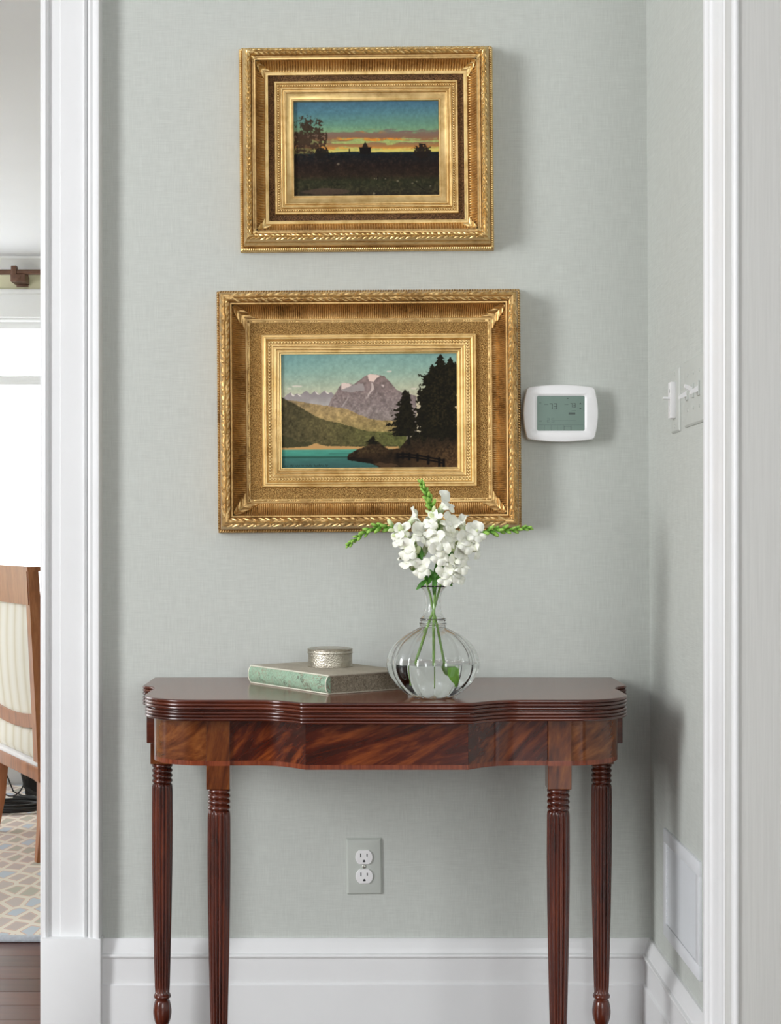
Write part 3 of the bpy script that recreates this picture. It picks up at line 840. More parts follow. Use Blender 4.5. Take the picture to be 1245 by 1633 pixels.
def cove(W, H, w0, d0, w1, d1, pitch, amp):
    mb = MB()
    na = 8
    for (L, mp) in rails(W, H):
        Lc = L - w0
        cnt = int(2 * Lc / pitch); step = 2 * Lc / cnt; sub = 6
        ns = cnt * sub
        v = []; f = []
        for i in range(ns + 1):
            s = -Lc + 2 * Lc * i / ns
            rib = abs(math.sin(math.pi * i / sub))
            for j in range(na + 1):
                a = (math.pi / 2) * j / na
                w = w0 + (w1 - w0) * (1 - math.cos(a)); d = d0 + (d1 - d0) * math.sin(a)
                e = math.sin(math.pi * min(1, max(0, (j + 0.6) / (na + 1.2))))
                fade = min(1, e * 1.6)
                nw, nd = math.sin(a) * 0.35 + 0.65 * math.cos(a), math.sin(a) * 0.8 + 0.2
                w += amp * (rib - 0.5) * fade * nw; d += amp * (rib - 0.5) * fade * nd
                lim = L - w
                v.append(mp(max(-lim, min(lim, s)), w, d))
        for i in range(ns):
            for j in range(na):
                p = i * (na + 1) + j
                f.append((p, p + 1, p + na + 2, p + na + 1))
        mb.add(v, f)
    return mb

def beads(W, H, w, d, r, pitch):
    mb = MB()
    for (L, mp) in rails(W, H):
        Lc = L - w
        cnt = int(2 * Lc / pitch)
        for i in range(cnt):
            s = -Lc + 2 * Lc * i / cnt
            mb.sphere(mp(s, w, d), r, 6, 4)
    return mb

def rope(W, H, w, d, r, pitch):
    mb = MB()
    for (L, mp) in rails(W, H):
        Lc = L - w
        cnt = int(2 * Lc / pitch)
        for i in range(cnt):
            s = -Lc + 2 * Lc * (i + 0.5) / cnt
            a = Vector(mp(s - pitch * 0.75, w + r * 0.9, d)); b = Vector(mp(s - pitch * 0.3, w + r * 0.4, d + r * 0.75))
            m_ = Vector(mp(s, w, d + r * 0.9)); c = Vector(mp(s + pitch * 0.3, w - r * 0.5, d + r * 0.6)); e = Vector(mp(s + pitch * 0.75, w - r * 0.9, d - r * 0.2))
            mb.tube([a, b, m_, c, e], [r * 0.15, r * 0.42, r * 0.5, r * 0.42, r * 0.15], 5, False)
    return mb

def reel(W, H, w, d, r):
    mb = MB()
    for (L, mp) in rails(W, H):
        Lc = L - w
        cnt = max(1, round(2 * Lc / 0.0445)); st = 2 * Lc / cnt
        for i in range(cnt):
            s0 = -Lc + st * i
            mb.tube([mp(s0 + st * 0.17, w, d), mp(s0 + st * 0.2, w, d), mp(s0 + st * 0.8, w, d), mp(s0 + st * 0.83, w, d)], [r * 0.3, r, r, r * 0.3], 6)
            for k in (-0.1, 0.0, 0.1):
                mb.sphere(mp(s0 + st * k if i or k >= 0 else s0, w, d), r * 1.05, 6, 4)
    return mb

def laurel(W, H, wc, half, dtop, leafL, leafW, hgt, pitch, spread, berries, seed, droop=0.5):
    """overlapping pointed leaves along a half-round band"""
    rs = random.Random(seed); mb = MB()
    def surf(tt): return dtop - half * droop * (tt / half) ** 2
    for (L, mp) in rails(W, H):
        Lc = L - wc - half * 0.8
        cnt = int(2 * Lc / pitch)
        for i in range(cnt):
            s = -Lc + 2 * Lc * (i + 0.2) / cnt
            for side in (-1, 0, 1):
                an = side * spread + rs.uniform(-0.1, 0.1)
                ls = leafL * rs.uniform(0.85, 1.1) * (1.0 if side else 0.9); lw = leafW * rs.uniform(0.85, 1.1)
                t0 = side * half * 0.22; s0 = s + (0.45 * pitch if side == 0 else 0) + (0.22 * pitch if side > 0 else 0)
                pr = [(0, 0, 0.2), (0.3, 0.75, 0.35), (0.3, -0.75, 0.35), (0.35, 0, 1.0), (0.65, 0.8, 0.3), (0.65, -0.8, 0.3), (0.7, 0, 0.95), (1.0, 0.1, 0.7)]
                vv = []
                for (a, b, c) in pr:
                    ds = a * ls * math.cos(an) - b * lw * 0.5 * math.sin(an); dt = a * ls * math.sin(an) + b * lw * 0.5 * math.cos(an)
                    tt = max(-half, min(half, t0 + dt)); ss = max(-L + wc + tt, min(L - wc - tt, s0 + ds))
                    vv.append(mp(ss, wc + tt, surf(tt) + hgt * c * (1.15 if side == 0 else 0.9)))
                mb.add(vv, [(0, 1, 3), (0, 3, 2), (1, 4, 6, 3), (3, 6, 5, 2), (4, 7, 6), (6, 7, 5)])
            if i % berries == 0:
                for k in (-1, 1):
                    mb.sphere(mp(s, wc + k * half * 0.55, surf(half * 0.55) + hgt * 0.7), half * 0.17, 6, 4)
    return mb

def corner_leaf(W, H, w0, d0, w1, d1, e0, e1, lobes, k):
    """acanthus leaf folded over the mitre of the cove, corner k"""
    mb = MB(); rl = rails(W, H)
    pairs = [(0, 1, 2, -1), (2, 1, 1, -1), (1, 1, 3, -1), (3, 1, 0, -1)]
    ra, sa, rb, sb = pairs[k]
    na, nc = 30, 7
    for (ri, sg) in ((ra, sa), (rb, sb)):
        L, mp = rl[ri]
        v = []; f = []
        for j in range(na + 1):
            u = j / na; a = (math.pi / 2) * u
            w = w0 + (w1 - w0) * (1 - math.cos(a)); d = d0 + (d1 - d0) * math.sin(a)
            lb = abs(math.sin(math.pi * lobes * u))
            ext = (e0 + (e1 - e0) * u ** 0.8) * (0.80 + 0.24 * lb)
            for i in range(nc + 1):
                c = i / nc
                lift = 0.0010 + 0.0036 * (1 - c) ** 2.5 + 0.0030 * lb * math.sin(math.pi * min(1, c * 0.75)) + 0.0012 * c
                if i == nc: lift = 0.0006
                ww = w + lift * 0.5; dd = d + lift * 0.8
                v.append(mp(sg * (L - ww - ext * c), ww, dd))
        for j in range(na):
            for i in range(nc):
                p = j * (nc + 1) + i
                f.append((p, p + 1, p + nc + 2, p + nc + 1))
        mb.add(v, f)
    return mb

def corner_strap(W, H, prof, half, lift, k):
    mb = MB(); rl = rails(W, H)
    ra, sa, rb, sb = [(0, 1, 2, -1), (2, 1, 1, -1), (1, 1, 3, -1), (3, 1, 0, -1)][k]
    for (ri, sg) in ((ra, sa), (rb, sb)):
        L, mp = rl[ri]; v = []; f = []
        for (w, d) in prof:
            w *= 0.001; d *= 0.001
            for (e, l) in ((0, lift), (half * 0.55, lift * 0.9), (half, lift * 0.5), (half * 1.05, -0.001)):
                v.append(mp(sg * (L - w - e), w, d + l))
        for j in range(len(prof) - 1):
            for i in range(3):
                p = j * 4 + i; f.append((p, p + 1, p + 5, p + 4))
        mb.add(v, f)
    return mb

# ---- upper picture
fp1 = empty('framed_painting', (0.0088, -0.001, 1.7985), (0, R(-0.5), 0))
tag(fp1, 'small gilt-framed sunset landscape with dark fields, the higher picture on the wall', 'painting')
W1, H1 = 0.5035, 0.4040
cap1 = arc_pts(20.5, 50, 6.2, 180, 0, 10, 9.5)
outer1 = [(0, 0), (0, 7), (1, 9.5), (7.5, 13), (8.2, 20)] + arc_pts(14.5, 22, 6.3, 180, 100, 6, 22)[1:] + [(13.4, 45.5)] + cap1 + [(27.2, 51), (28.4, 53), (30.5, 53), (31.6, 50.5), (34.6, 49.5), (35, 47)]
rect_sweep(outer1, W1, H1).build('outer_moulding', M['gold'], fp1, 38)
rope(W1, H1, 0.0042, 0.0135, 0.0042, 0.0042).build('beaded_edge', M['gold_pale'], fp1, 60)['kind'] = 'stuff'
o = laurel(W1, H1, 0.0205, 0.0062, 0.0588, 0.0150, 0.0062, 0.0042, 0.0105, 0.36, 3, 4, 0.9).build('laurel_band', M['gold_pale'], fp1, 50); o['kind'] = 'stuff'
o = cove(W1, H1, 0.035, 0.047, 0.0512, 0.021, 0.0052, 0.0030).build('fluted_cove', M['gold'], fp1, 50)
inner1 = [(51, 20), (51, 24), (52, 25.5), (57, 25.5), (58.3, 24.5), (58.5, 20)]
rect_sweep(inner1, W1, H1).build('inner_fillet', M['gold_pale'], fp1, 38)
rect_sweep([(58, 21.5), (71, 21.5)], W1, H1).build('sanded_band', M['sand_dark'], fp1)
liner1 = [(70.6, 21), (70.8, 26.5), (71.6, 27.2), (74.5, 27.2), (75.2, 26.2), (75.5, 22), (82, 22), (82.4, 25)] + arc_pts(85, 25, 2.4, 170, 10, 5) + [(87.8, 24.2), (89, 24)] + arc_pts(91.4, 24.5, 1.8, 170, 10, 5) + [(93.6, 23), (94, 22.6), (104.2, 19.5), (104.6, 18.2), (105.4, 18.2), (106, 20.5), (107.6, 20.5), (108.3, 19.5), (108.6, 13)]
rect_sweep(liner1, W1, H1).build('liner', M['gold_pale'], fp1, 38)
beads(W1, H1, 0.0787, 0.0238, 0.0025, 0.0048).build('bead_course', M['gold_pale'], fp1, 60)['kind'] = 'stuff'
for k in range(4):
    corner_leaf(W1, H1, 0.035, 0.047, 0.0512, 0.021, 0.004, 0.016, 3, k).build('corner_leaf', M['gold_pale'], fp1, 50)
    corner_strap(W1, H1, [(12, 46)] + cap1 + [(28, 52), (33, 51)], 0.0065, 0.0032, k).build('corner_strap', M['gold_pale'], fp1, 50)
canvas('canvas', sunset(), W1 - 0.2165, H1 - 0.2165, 0.014, fp1)
rect_sweep([(0, 0), (100, 1), (100, 12), (112, 12)], W1, H1).build('backing', M['sand_dark'], fp1)

# ---- lower picture
fp2 = empty('framed_painting', (0.0142, -0.001, 1.2785), (0, R(-0.38), 0))
tag(fp2, 'larger gilt-framed alpine lake landscape with fir trees, hung beside the thermostat', 'painting')
W2, H2 = 0.6020, 0.4800
cap2 = arc_pts(19.5, 51, 9.0, 180, 0, 12, 10)
outer2 = [(0, 0), (0, 7), (1, 9), (6, 12), (6.4, 17)] + arc_pts(10.5, 20, 4.1, 180, 105, 6, 26)[1:] + [(10.2, 49)] + cap2 + [(29, 52), (30, 54), (32.6, 54), (33.4, 52.5), (33.6, 50)]
rect_sweep(outer2, W2, H2).build('outer_moulding', M['gold_old'], fp2, 38)
rope(W2, H2, 0.0036, 0.0118, 0.0040, 0.0050).build('rope_edge', M['gold_old'], fp2, 60)['kind'] = 'stuff'
o = laurel(W2, H2, 0.0195, 0.0088, 0.0596, 0.0240, 0.0078, 0.0050, 0.0135, 0.42, 2, 9, 0.75).build('laurel_band', M['gold'], fp2, 50); o['kind'] = 'stuff'
cove(W2, H2, 0.0336, 0.050, 0.0575, 0.021, 0.0041, 0.0026).build('fluted_cove', M['gold_old'], fp2, 50)
rect_sweep([(57, 20), (57.3, 24.5), (58.2, 25.2), (60.4, 25.2), (60.8, 22.5), (65.6, 22.5), (65.8, 20)], W2, H2).build('inner_fillet', M['gold'], fp2, 38)
reel(W2, H2, 0.0632, 0.0232, 0.0019).build('bead_and_reel', M['gold_pale'], fp2, 60)['kind'] = 'stuff'
rect_sweep([(65, 21.2), (90, 21.2)], W2, H2).build('sanded_band', M['sand_gold'], fp2)
liner2 = [(88.6, 20), (89, 26), (90, 27.5), (91.6, 27.8), (92.4, 26.6), (93.4, 26.4)] + arc_pts(96.2, 25.4, 2.8, 160, 20, 5) + [(99.4, 25), (100.4, 26), (101, 25), (101.4, 20.5), (108.6, 20.5), (109, 24)] + arc_pts(111, 24, 1.8, 170, 10, 5) + [(113.2, 22.6), (114.2, 22.4)] + arc_pts(116.6, 22, 2.2, 170, 10, 5) + [(119.2, 20), (120.2, 19.6)] + arc_pts(122.6, 19.2, 2.2, 170, 10, 5) + [(125.4, 16.8), (127, 16.4), (127.2, 12)]
rect_sweep(liner2, W2, H2).build('liner', M['gold_pale'], fp2, 38)
beads(W2, H2, 0.1050, 0.0228, 0.0029, 0.0062).build('bead_course', M['gold_pale'], fp2, 60)['kind'] = 'stuff'
for k in range(4):
    corner_leaf(W2, H2, 0.0336, 0.050, 0.0575, 0.021, 0.006, 0.027, 4, k).build('corner_leaf', M['gold_old'], fp2, 50)
canvas('canvas', alpine(), W2 - 0.253, H2 - 0.253, 0.0135, fp2)
rect_sweep([(0, 0), (110, 1), (110, 11), (130, 11)], W2, H2).build('backing', M['sand_dark'], fp2)
# ------------------------------------------------------------------ mahogany card table
M['mah_top'] = wood('mahogany_top', (84, 42, 28), (112, 58, 38), (130, 72, 48), (0, 0, 0), (1.6, 34, 34), 0.17, 0.0)
M['mah_top'].node_tree.nodes['Principled BSDF'].inputs['Specular IOR Level'].default_value = 0.36
M['mah_edge'] = wood('mahogany_edge', (56, 22, 12), (84, 36, 20), (108, 52, 28), (0, 0, 0), (3, 3, 40), 0.22, 0.6)
M['mah_leg'] = wood('mahogany_leg', (52, 18, 10), (82, 32, 17), (108, 48, 25), (0, 0, 0), (45, 45, 4), 0.25, 0.5)
M['mah_front'] = wood('flame_veneer', (40, 9, 4), (76, 25, 9), (138, 68, 27), (0, R(20), 0), (3.0, 8, 19), 0.13, 0.4, 1.0)
M['mah_side'] = wood('flame_veneer_side', (40, 9, 4), (76, 25, 9), (138, 68, 27), (0, R(42), 0), (3.5, 10, 22), 0.12, 0.5, 0.9)
M['mah_corner'] = wood('amber_veneer', (70, 30, 12), (106, 55, 23), (142, 84, 40), (0, R(25), 0), (7, 7, 20), 0.12, 0.5, 1.4)
M['mah_block'] = wood('amber_block', (66, 28, 11), (98, 48, 19), (128, 72, 31), (0, R(80), 0), (6, 16, 26), 0.16, 0.5, 1.0)
M['band'] = wood('crossband', (96, 38, 18), (122, 54, 26), (142, 70, 36), (0, R(90), 0), (6, 90, 110), 0.25, 0.5)
TX, TY = 0.0425, -0.25
table = empty('card_table', (TX, TY, 0))
tag(table, 'dark mahogany fold-top card table with reeded legs against the wall', 'table')
def tp(rel, D): return (rel, D - 3.05 - TY)

half = [(-0.4545, 3.035), (-0.4545, 2.95), (-0.4545, 2.874), (-0.4525, 2.866), (-0.447, 2.859), (-0.440, 2.853), (-0.433, 2.845), (-0.428, 2.835), (-0.4245, 2.823),
        (-0.4235, 2.812), (-0.4245, 2.800), (-0.4262, 2.785), (-0.4270, 2.76), (-0.4268, 2.735)]
half += [(-0.327 + 0.0998 * math.cos(R(a)), 2.715 + 0.0998 * math.sin(R(a))) for a in range(184, 271, 6)]
half += [(-0.31, 2.6150), (-0.28, 2.6148), (-0.25, 2.6148), (-0.225, 2.6145), (-0.208, 2.6128), (-0.194, 2.6085), (-0.181, 2.6015), (-0.169, 2.593), (-0.158, 2.583), (-0.149, 2.5745), (-0.1425, 2.5690)]
half += [(-0.1, 2.5685), (-0.05, 2.568)]
outline = [tp(a, b) for a, b in half] + [tp(-a, b) for a, b in half[::-1]]

def offset(poly, o):
    """outward offset of a closed outline (o > 0 grows it)"""
    n = len(poly); res = []
    area_ = sum(poly[i][0] * poly[(i + 1) % n][1] - poly[(i + 1) % n][0] * poly[i][1] for i in range(n))
    sg = 1 if area_ > 0 else -1
    for i in range(n):
        p0, p1, p2 = poly[i - 1], poly[i], poly[(i + 1) % n]
        d1 = Vector((p1[0] - p0[0], p1[1] - p0[1])).normalized(); d2 = Vector((p2[0] - p1[0], p2[1] - p1[1])).normalized()
        n1 = Vector((d1.y, -d1.x)) * sg; n2 = Vector((d2.y, -d2.x)) * sg
        nn = (n1 + n2).normalized(); k = 1 / max(0.45, nn.dot(n1))
        res.append((p1[0] + nn.x * o * k, p1[1] + nn.y * o * k))
    return res

def leaf(z1, th, grow):
    """table leaf with three reeds run along its edge"""
    rings = [(grow - 0.0026, z1)]
    h = th / 3
    for k in range(3):
        zc = z1 - h * (k + 0.5)
        for a in (72, 48, 22, 0, -22, -48, -72):
            rings.append((grow - 0.0030 + 0.0030 * math.cos(R(a)), zc + h * 0.5 * math.sin(R(a))))
        if k < 2: rings.append((grow - 0.0036, z1 - h * (k + 1)))
    rings.append((grow - 0.0026, z1 - th))
    v = []; n = len(outline)
    for (o, z) in rings:
        v += [(x, y, z) for (x, y) in offset(outline, o)]
    f = [tuple(range(n)), tuple((len(rings) - 1) * n + i for i in range(n))[::-1]]
    for j in range(len(rings) - 1):
        for i in range(n):
            k = (i + 1) % n
            f.append((j * n + i, j * n + k, (j + 1) * n + k, (j + 1) * n + i))
    return MB().add(v, f)
ul = leaf(0.750, 0.0178, 0.0).mesh('folding_leaf', 50)
ul.materials.append(M['mah_edge']); ul.materials.append(M['mah_top'])
for p in ul.polygons:
    if len(p.vertices) > 8: p.material_index = 1; p.use_smooth = False
link('folding_leaf', ul, None, table)
leaf(0.7302, 0.0168, 0.0).build('lower_leaf', M['mah_edge'], table, 50)
MB().prism([(x, y) for x, y in offset(outline, -0.008)], 'z', 0.7298, 0.7330).build('leaf_spacer', M['mah_edge'], table)

def strip(pts, z0, z1, th, sharp=40):
    """curved board: open plan line (front face), given thickness towards the back"""
    n = len(pts); inner = []
    for i in range(n):
        a = Vector(pts[max(0, i - 1)]); b = Vector(pts[min(n - 1, i + 1)])
        d = (b - a).normalized(); nn = Vector((-d.y, d.x))
        inner.append((pts[i][0] + nn.x * th, pts[i][1] + nn.y * th))
    v = [(x, y, z) for (x, y) in pts for z in (z0, z1)] + [(x, y, z) for (x, y) in inner for z in (z0, z1)]
    f = []
    for i in range(n - 1):
        a, b = 2 * i, 2 * i + 2
        f += [(a, b, b + 1, a + 1), (2 * n + a, 2 * n + a + 1, 2 * n + b + 1, 2 * n + b), (a, 2 * n + a, 2 * n + b, b), (a + 1, b + 1, 2 * n + b + 1, 2 * n + a + 1)]
    f += [(0, 1, 2 * n + 1, 2 * n), (2 * n - 2, 4 * n - 2, 4 * n - 1, 2 * n - 1)]
    return MB().add(v, f)
ZA0, ZA1 = 0.6325, 0.7145
cen = [(-0.138, 2.6022), (0.138, 2.6022)]
ogee = [(-0.284, 2.652), (-0.245, 2.652), (-0.222, 2.6518), (-0.206, 2.6502), (-0.192, 2.6462), (-0.179, 2.6390), (-0.167, 2.6300), (-0.156, 2.6200), (-0.147, 2.6115), (-0.1382, 2.6025)]
crn = [(-0.4150, 2.88), (-0.4150, 2.80)] + [(-0.317 + 0.098 * math.cos(R(a)), 2.748 + 0.098 * math.sin(R(a))) for a in range(180, 271, 6)] + [(-0.300, 2.65)]
def piece(name, pts, mat):
    q = [tp(a, b) for a, b in pts]
    o = strip(q, ZA0 + 0.0082, ZA1, 0.016).build(name, mat, table, 40)
    strip([(x, y) for x, y in q], ZA0, ZA0 + 0.0084, 0.0165).build('inlay_band', M['band'], o, 40)
mir = lambda L: [(-a, b) for a, b in L[::-1]]
piece('centre_panel', cen, M['mah_front'])
for L in (ogee, mir(ogee)): piece('ogee_panel', L, M['mah_side'])
for L in (crn, mir(crn)): piece('corner_panel', L, M['mah_corner'])
bb = MB(); x0, y0 = tp(-0.447, 2.872); x1, y1 = tp(0.447, 3.025)
bb.bbox(x0, x1, y0, y1, 0.641, ZA1, 0.002)
bb.build('back_rail', M['mah_edge'], table, 40)

def leg(rel, D, ztop, blockw, blockz, name):
    cx, cy = tp(rel, D)
    prof = []
    zr = blockz
    nr = 4; hr = (zr - 0.5525) / nr
    prof.append((0.0165, zr + 0.002))
    for k in range(nr):
        zc = zr - hr * (k + 0.5)
        prof.append((0.0168, zc + hr * 0.48))
        for a in (60, 25, 0, -25, -60): prof.append((0.0168 + 0.0034 * math.cos(R(a)) - 0.0004, zc + hr * 0.42 * math.sin(R(a))))
    prof.append((0.0166, 0.5525))
    def rz(z): return float(np.interp(z, [0.145, 0.20, 0.30, 0.40, 0.47, 0.53, 0.5525], [0.0142, 0.0156, 0.0180, 0.0196, 0.0202, 0.0199, 0.0196]))
    zs = [0.5505, 0.547, 0.542] + [0.53 - 0.385 * i / 26 for i in range(26)] + [0.1475]
    for z in zs: prof.append((rz(z), z))
    ball = [(0.0150, 0.1445), (0.0162, 0.1435), (0.0168, 0.141), (0.0162, 0.1385), (0.0140, 0.1375), (0.0128, 0.1355), (0.0128, 0.1335), (0.0140, 0.1325), (0.0150, 0.1295), (0.0168, 0.122), (0.0178, 0.114), (0.0178, 0.108),
            (0.0168, 0.100), (0.0148, 0.0925), (0.0122, 0.086), (0.0112, 0.080), (0.0115, 0.065), (0.0128, 0.04), (0.0138, 0.018), (0.0125, 0.004), (0.011, 0.0)]
    prof += ball
    zt = 0.5535
    def rm(r, z, a):
        if 0.146 < z < zt - 0.001:
            e = min(1, (zt - 0.002 - z) / 0.006, (z - 0.1445) / 0.006)
            return r - 0.0026 * (1 - abs(math.sin(8 * a))) * max(0, e) - 0.001 * (1 - max(0, e))
        return r
    lo = MB().lathe(prof, 96, (cx, cy, 0), True, rm).build('leg', M['mah_leg'], table, 45)
    return lo, cx, cy
for s in (-1, 1):
    lo, cx, cy = leg(s * 0.2955 + 0.004, 2.667, 0.632, 0.021, 0.592, 'front')
    MB().bbox(cx - 0.0205, cx + 0.0205, cy - 0.0205, cy + 0.0205, 0.5915, ZA1 - 0.0005, 0.0012).build('leg_block', M['mah_block'], lo)
    MB().box(cx - 0.0209, cx + 0.0209, cy - 0.0209, cy + 0.0, ZA0, ZA0 + 0.0084).build('inlay_band', M['band'], lo)
    lo, cx, cy = leg(s * 0.4245 - 0.004, 2.960, 0.632, 0.021, 0.592, 'back')
    MB().bbox(cx - 0.0205, cx + 0.0205, cy - 0.0205, cy + 0.0205, 0.5915, 0.642, 0.0012).build('leg_block', M['mah_block'], lo)
# ------------------------------------------------------------------ things on the table
ZT = 0.750
# book with decorated edges and a green spine
t = NT('taupe_patterned_paper')
n = t.noise(t.coord((1, 1, 1)), 95, 4, 0.6, 2.5)
m = t.ramp(n, [(0.44, (0, 0, 0, 1)), (0.49, (1, 1, 1, 1)), (0.52, (1, 1, 1, 1)), (0.57, (0, 0, 0, 1))])
base = t.ramp(t.noise(t.coord(), 25, 3), [(0.3, lin(176, 168, 150)), (0.7, lin(192, 185, 168))])
t.set(color=t.mix(t.math('MULTIPLY', m, 0.35), base, lin(128, 118, 100)), rough=0.7)
t.bump(m, 0.2, 0.0004)
M['taupe'] = t.m
t = NT('gauffered_page_edges')
n = t.noise(t.coord((1, 1, 0.7)), 120, 4, 0.6, 3.0)
m = t.ramp(n, [(0.42, (0, 0, 0, 1)), (0.48, (1, 1, 1, 1)), (0.52, (1, 1, 1, 1)), (0.58, (0, 0, 0, 1))])
t.set(color=t.mix(t.math('MULTIPLY', m, 0.75), lin(162, 152, 132), lin(92, 80, 62)), rough=0.7)
t.bump(m, 0.4, 0.0005)
M['edges'] = t.m
t = NT('green_printed_spine')
n = t.noise(t.coord((1, 1, 1.2)), 62, 5, 0.65, 2.2)
m = t.ramp(n, [(0.46, (0, 0, 0, 1)), (0.485, (1, 1, 1, 1)), (0.52, (1, 1, 1, 1)), (0.545, (0, 0, 0, 1))])
blot = t.ramp(t.noise(t.coord((1, 0.8, 1), loc=(3, 1, 2)), 26, 3, 0.5), [(0.50, (0, 0, 0, 1)), (0.60, (1, 1, 1, 1))])
pk = t.ramp(t.noise(t.coord((1, 1, 1), loc=(7, 2, 1)), 60, 2), [(0.4, lin(78, 58, 44)), (0.6, lin(150, 108, 92))])
t.set(color=t.mix(t.math('MULTIPLY', m, t.math('ADD', t.math('MULTIPLY', blot, 0.5), 0.45)), lin(158, 190, 164), pk), rough=0.55)
M['green_spine'] = t.m
M['cream'] = plain('cream_piping', (226, 224, 206), 0.6, var=0.03)
BW, BL, BH = 0.180, 0.268, 0.0345
book = empty('book', (-0.062, -0.352, ZT), (0, 0, math.atan2(0.57, 0.82)))
tag(book, 'thick taupe patterned book with a green printed spine lying on the table', 'book')
MB().bbox(0.004, BW, 0.0, BL, 0.0, 0.0026, 0.0006).build('lower_board', M['taupe'], book, 40)
MB().bbox(0.004, BW, 0.0, BL, BH - 0.0026, BH, 0.0006).build('upper_board', M['taupe'], book, 40)
MB().box(0.003, BW - 0.001, 0.0008, BL - 0.0008, 0.0024, BH - 0.0024).build('page_block', M['edges'], book)
sp_ = [(0.0065 - 0.0085 * math.cos(R(a)), BH / 2 + (BH / 2 - 0.0012) * math.sin(R(a))) for a in range(-88, 89, 11)]
spi = MB(); poly = [(x, z) for x, z in sp_] + [(0.008, BH - 0.0012), (0.008, 0.0012)]
spi.prism(poly, 'y', 0.0006, BL - 0.0006)
spi.build('spine', M['green_spine'], book, 40)
for zc in (0.0014, BH - 0.0014):
    MB().tube([(0.0040, 0.0, zc), (0.0040, BL * 0.5, zc), (0.0040, BL, zc)], 0.0015, 8).build('piping', M['cream'], book, 60)
for yy in (0.0006, BL - 0.0006):
    MB().tube([(x - 0.0003, yy, z) for x, z in sp_], 0.0010, 6).build('headband', M['cream'], book, 60)

# silver box
t = NT('engraved_silver')
vo = t.node('ShaderNodeTexVoronoi', feature='SMOOTH_F1'); vo.inputs['Scale'].default_value = 520
t.lk(t.coord(), vo.inputs['Vector'])
n = t.noise(t.coord(), 420, 4, 0.7, 1.0)
hgt = t.math('ADD', vo.outputs['Distance'], t.math('MULTIPLY', n, 0.6))
t.set(color=t.ramp(t.noise(t.coord(loc=(4, 9, 2)), 60, 3), [(0.35, lin(188, 181, 167)), (0.7, lin(208, 201, 186))]), metal=1.0, rough=0.28)
t.bump(hgt, 0.8, 0.0010)
M['silver'] = t.m
M['silver_plain'] = plain('polished_silver', (222, 218, 208), 0.2, 1.0, var=0.05)
sb = empty('silver_box', (-0.060, -0.162, ZT + BH))
tag(sb, 'round engraved silver box with a lid, sitting on the book', 'box')
r0 = 0.0422
MB().lathe([(r0 - 0.001, 0), (r0 + 0.0004, 0.0006), (r0 + 0.0004, 0.002), (r0 - 0.0006, 0.0028), (r0 - 0.0006, 0.0245), (r0 - 0.002, 0.0250)], 64).build('body', M['silver'], sb, 40)
ld = MB().lathe([(r0 - 0.003, 0.0246), (r0 + 0.0006, 0.0250), (r0 + 0.0010, 0.0262), (r0 + 0.0004, 0.0272), (r0 + 0.0002, 0.0318), (r0 + 0.0008, 0.0326), (r0 + 0.0002, 0.0338), (r0 - 0.0022, 0.0344), (r0 - 0.003, 0.0338), (r0 - 0.012, 0.0344), (r0 - 0.03, 0.0348), (0.002, 0.0350)], 64).build('lid', M['silver'], sb, 40)
MB().lathe([(r0 - 0.0034, 0.0336), (r0 - 0.0028, 0.0346), (r0 - 0.0012, 0.0348), (r0 - 0.0002, 0.0340)], 64, caps=False).build('rim', M['silver_plain'], ld, 60)

# glass vase
t = NT('clear_glass'); t.set(color=(0.985, 0.995, 0.99, 1), rough=0.0, trans=1.0, ior=1.47)
M['glass'] = t.m
t = NT('clear_water'); t.set(color=(0.985, 1.0, 0.99, 1), rough=0.0, trans=1.0, ior=1.33)
M['water'] = t.m
VX, VY = 0.1235, -0.384
OUT = [(0.0005, 0.0075), (0.012, 0.0065), (0.022, 0.002), (0.030, 0.0002), (0.038, 0.0015), (0.048, 0.0068), (0.058, 0.0145), (0.0675, 0.0245), (0.0755, 0.0365), (0.0800, 0.049), (0.0812, 0.060), (0.0785, 0.073), (0.0715, 0.087),
       (0.0610, 0.0990), (0.0480, 0.1085), (0.0350, 0.1155), (0.0262, 0.1195), (0.0232, 0.1215), (0.0226, 0.1235), (0.0236, 0.1258), (0.0238, 0.1285), (0.0222, 0.1303), (0.0222, 0.1318), (0.0234, 0.1340), (0.0230, 0.1365), (0.0205, 0.1385),
       (0.0178, 0.142), (0.0155, 0.148), (0.0140, 0.156), (0.0136, 0.164), (0.0142, 0.172), (0.0160, 0.180), (0.0190, 0.1865), (0.0228, 0.1905), (0.0248, 0.1918)]
NL = 10
def lob(z):
    return float(np.interp(z, [0, 0.01, 0.05, 0.09, 0.118, 0.122], [0.08, 0.12, 0.105, 0.105, 0.07, 0.0]))
def vmod(r, z, a):
    return r * (1 - lob(z) * (1 - math.sqrt((math.sin(NL * 0.5 * a + math.pi / 2) ** 2 + 0.012) / 1.012)))
# fine profile by interpolation
def dense(pr, k=3):
    out = []
    for i in range(len(pr) - 1):
        for j in range(k):
            f = j / k
            p0 = pr[max(0, i - 1)]; p1 = pr[i]; p2 = pr[i + 1]; p3 = pr[min(len(pr) - 1, i + 2)]
            out.append(tuple(0.5 * ((2 * p1[c]) + (-p0[c] + p2[c]) * f + (2 * p0[c] - 5 * p1[c] + 4 * p2[c] - p3[c]) * f * f + (-p0[c] + 3 * p1[c] - 3 * p2[c] + p3[c]) * f ** 3) for c in (0, 1)))
    out.append(pr[-1])
    return out
od = dense(OUT, 3)
def inset(pr, th):
    res = []
    for i, (r, z) in enumerate(pr):
        a = pr[max(0, i - 1)]; b = pr[min(len(pr) - 1, i + 1)]
        dr, dz = b[0] - a[0], b[1] - a[1]; l = math.hypot(dr, dz) or 1
        res.append((max(0.0004, r - dz / l * th), z + dr / l * th))
    return res
ind = inset(od, 0.0024)
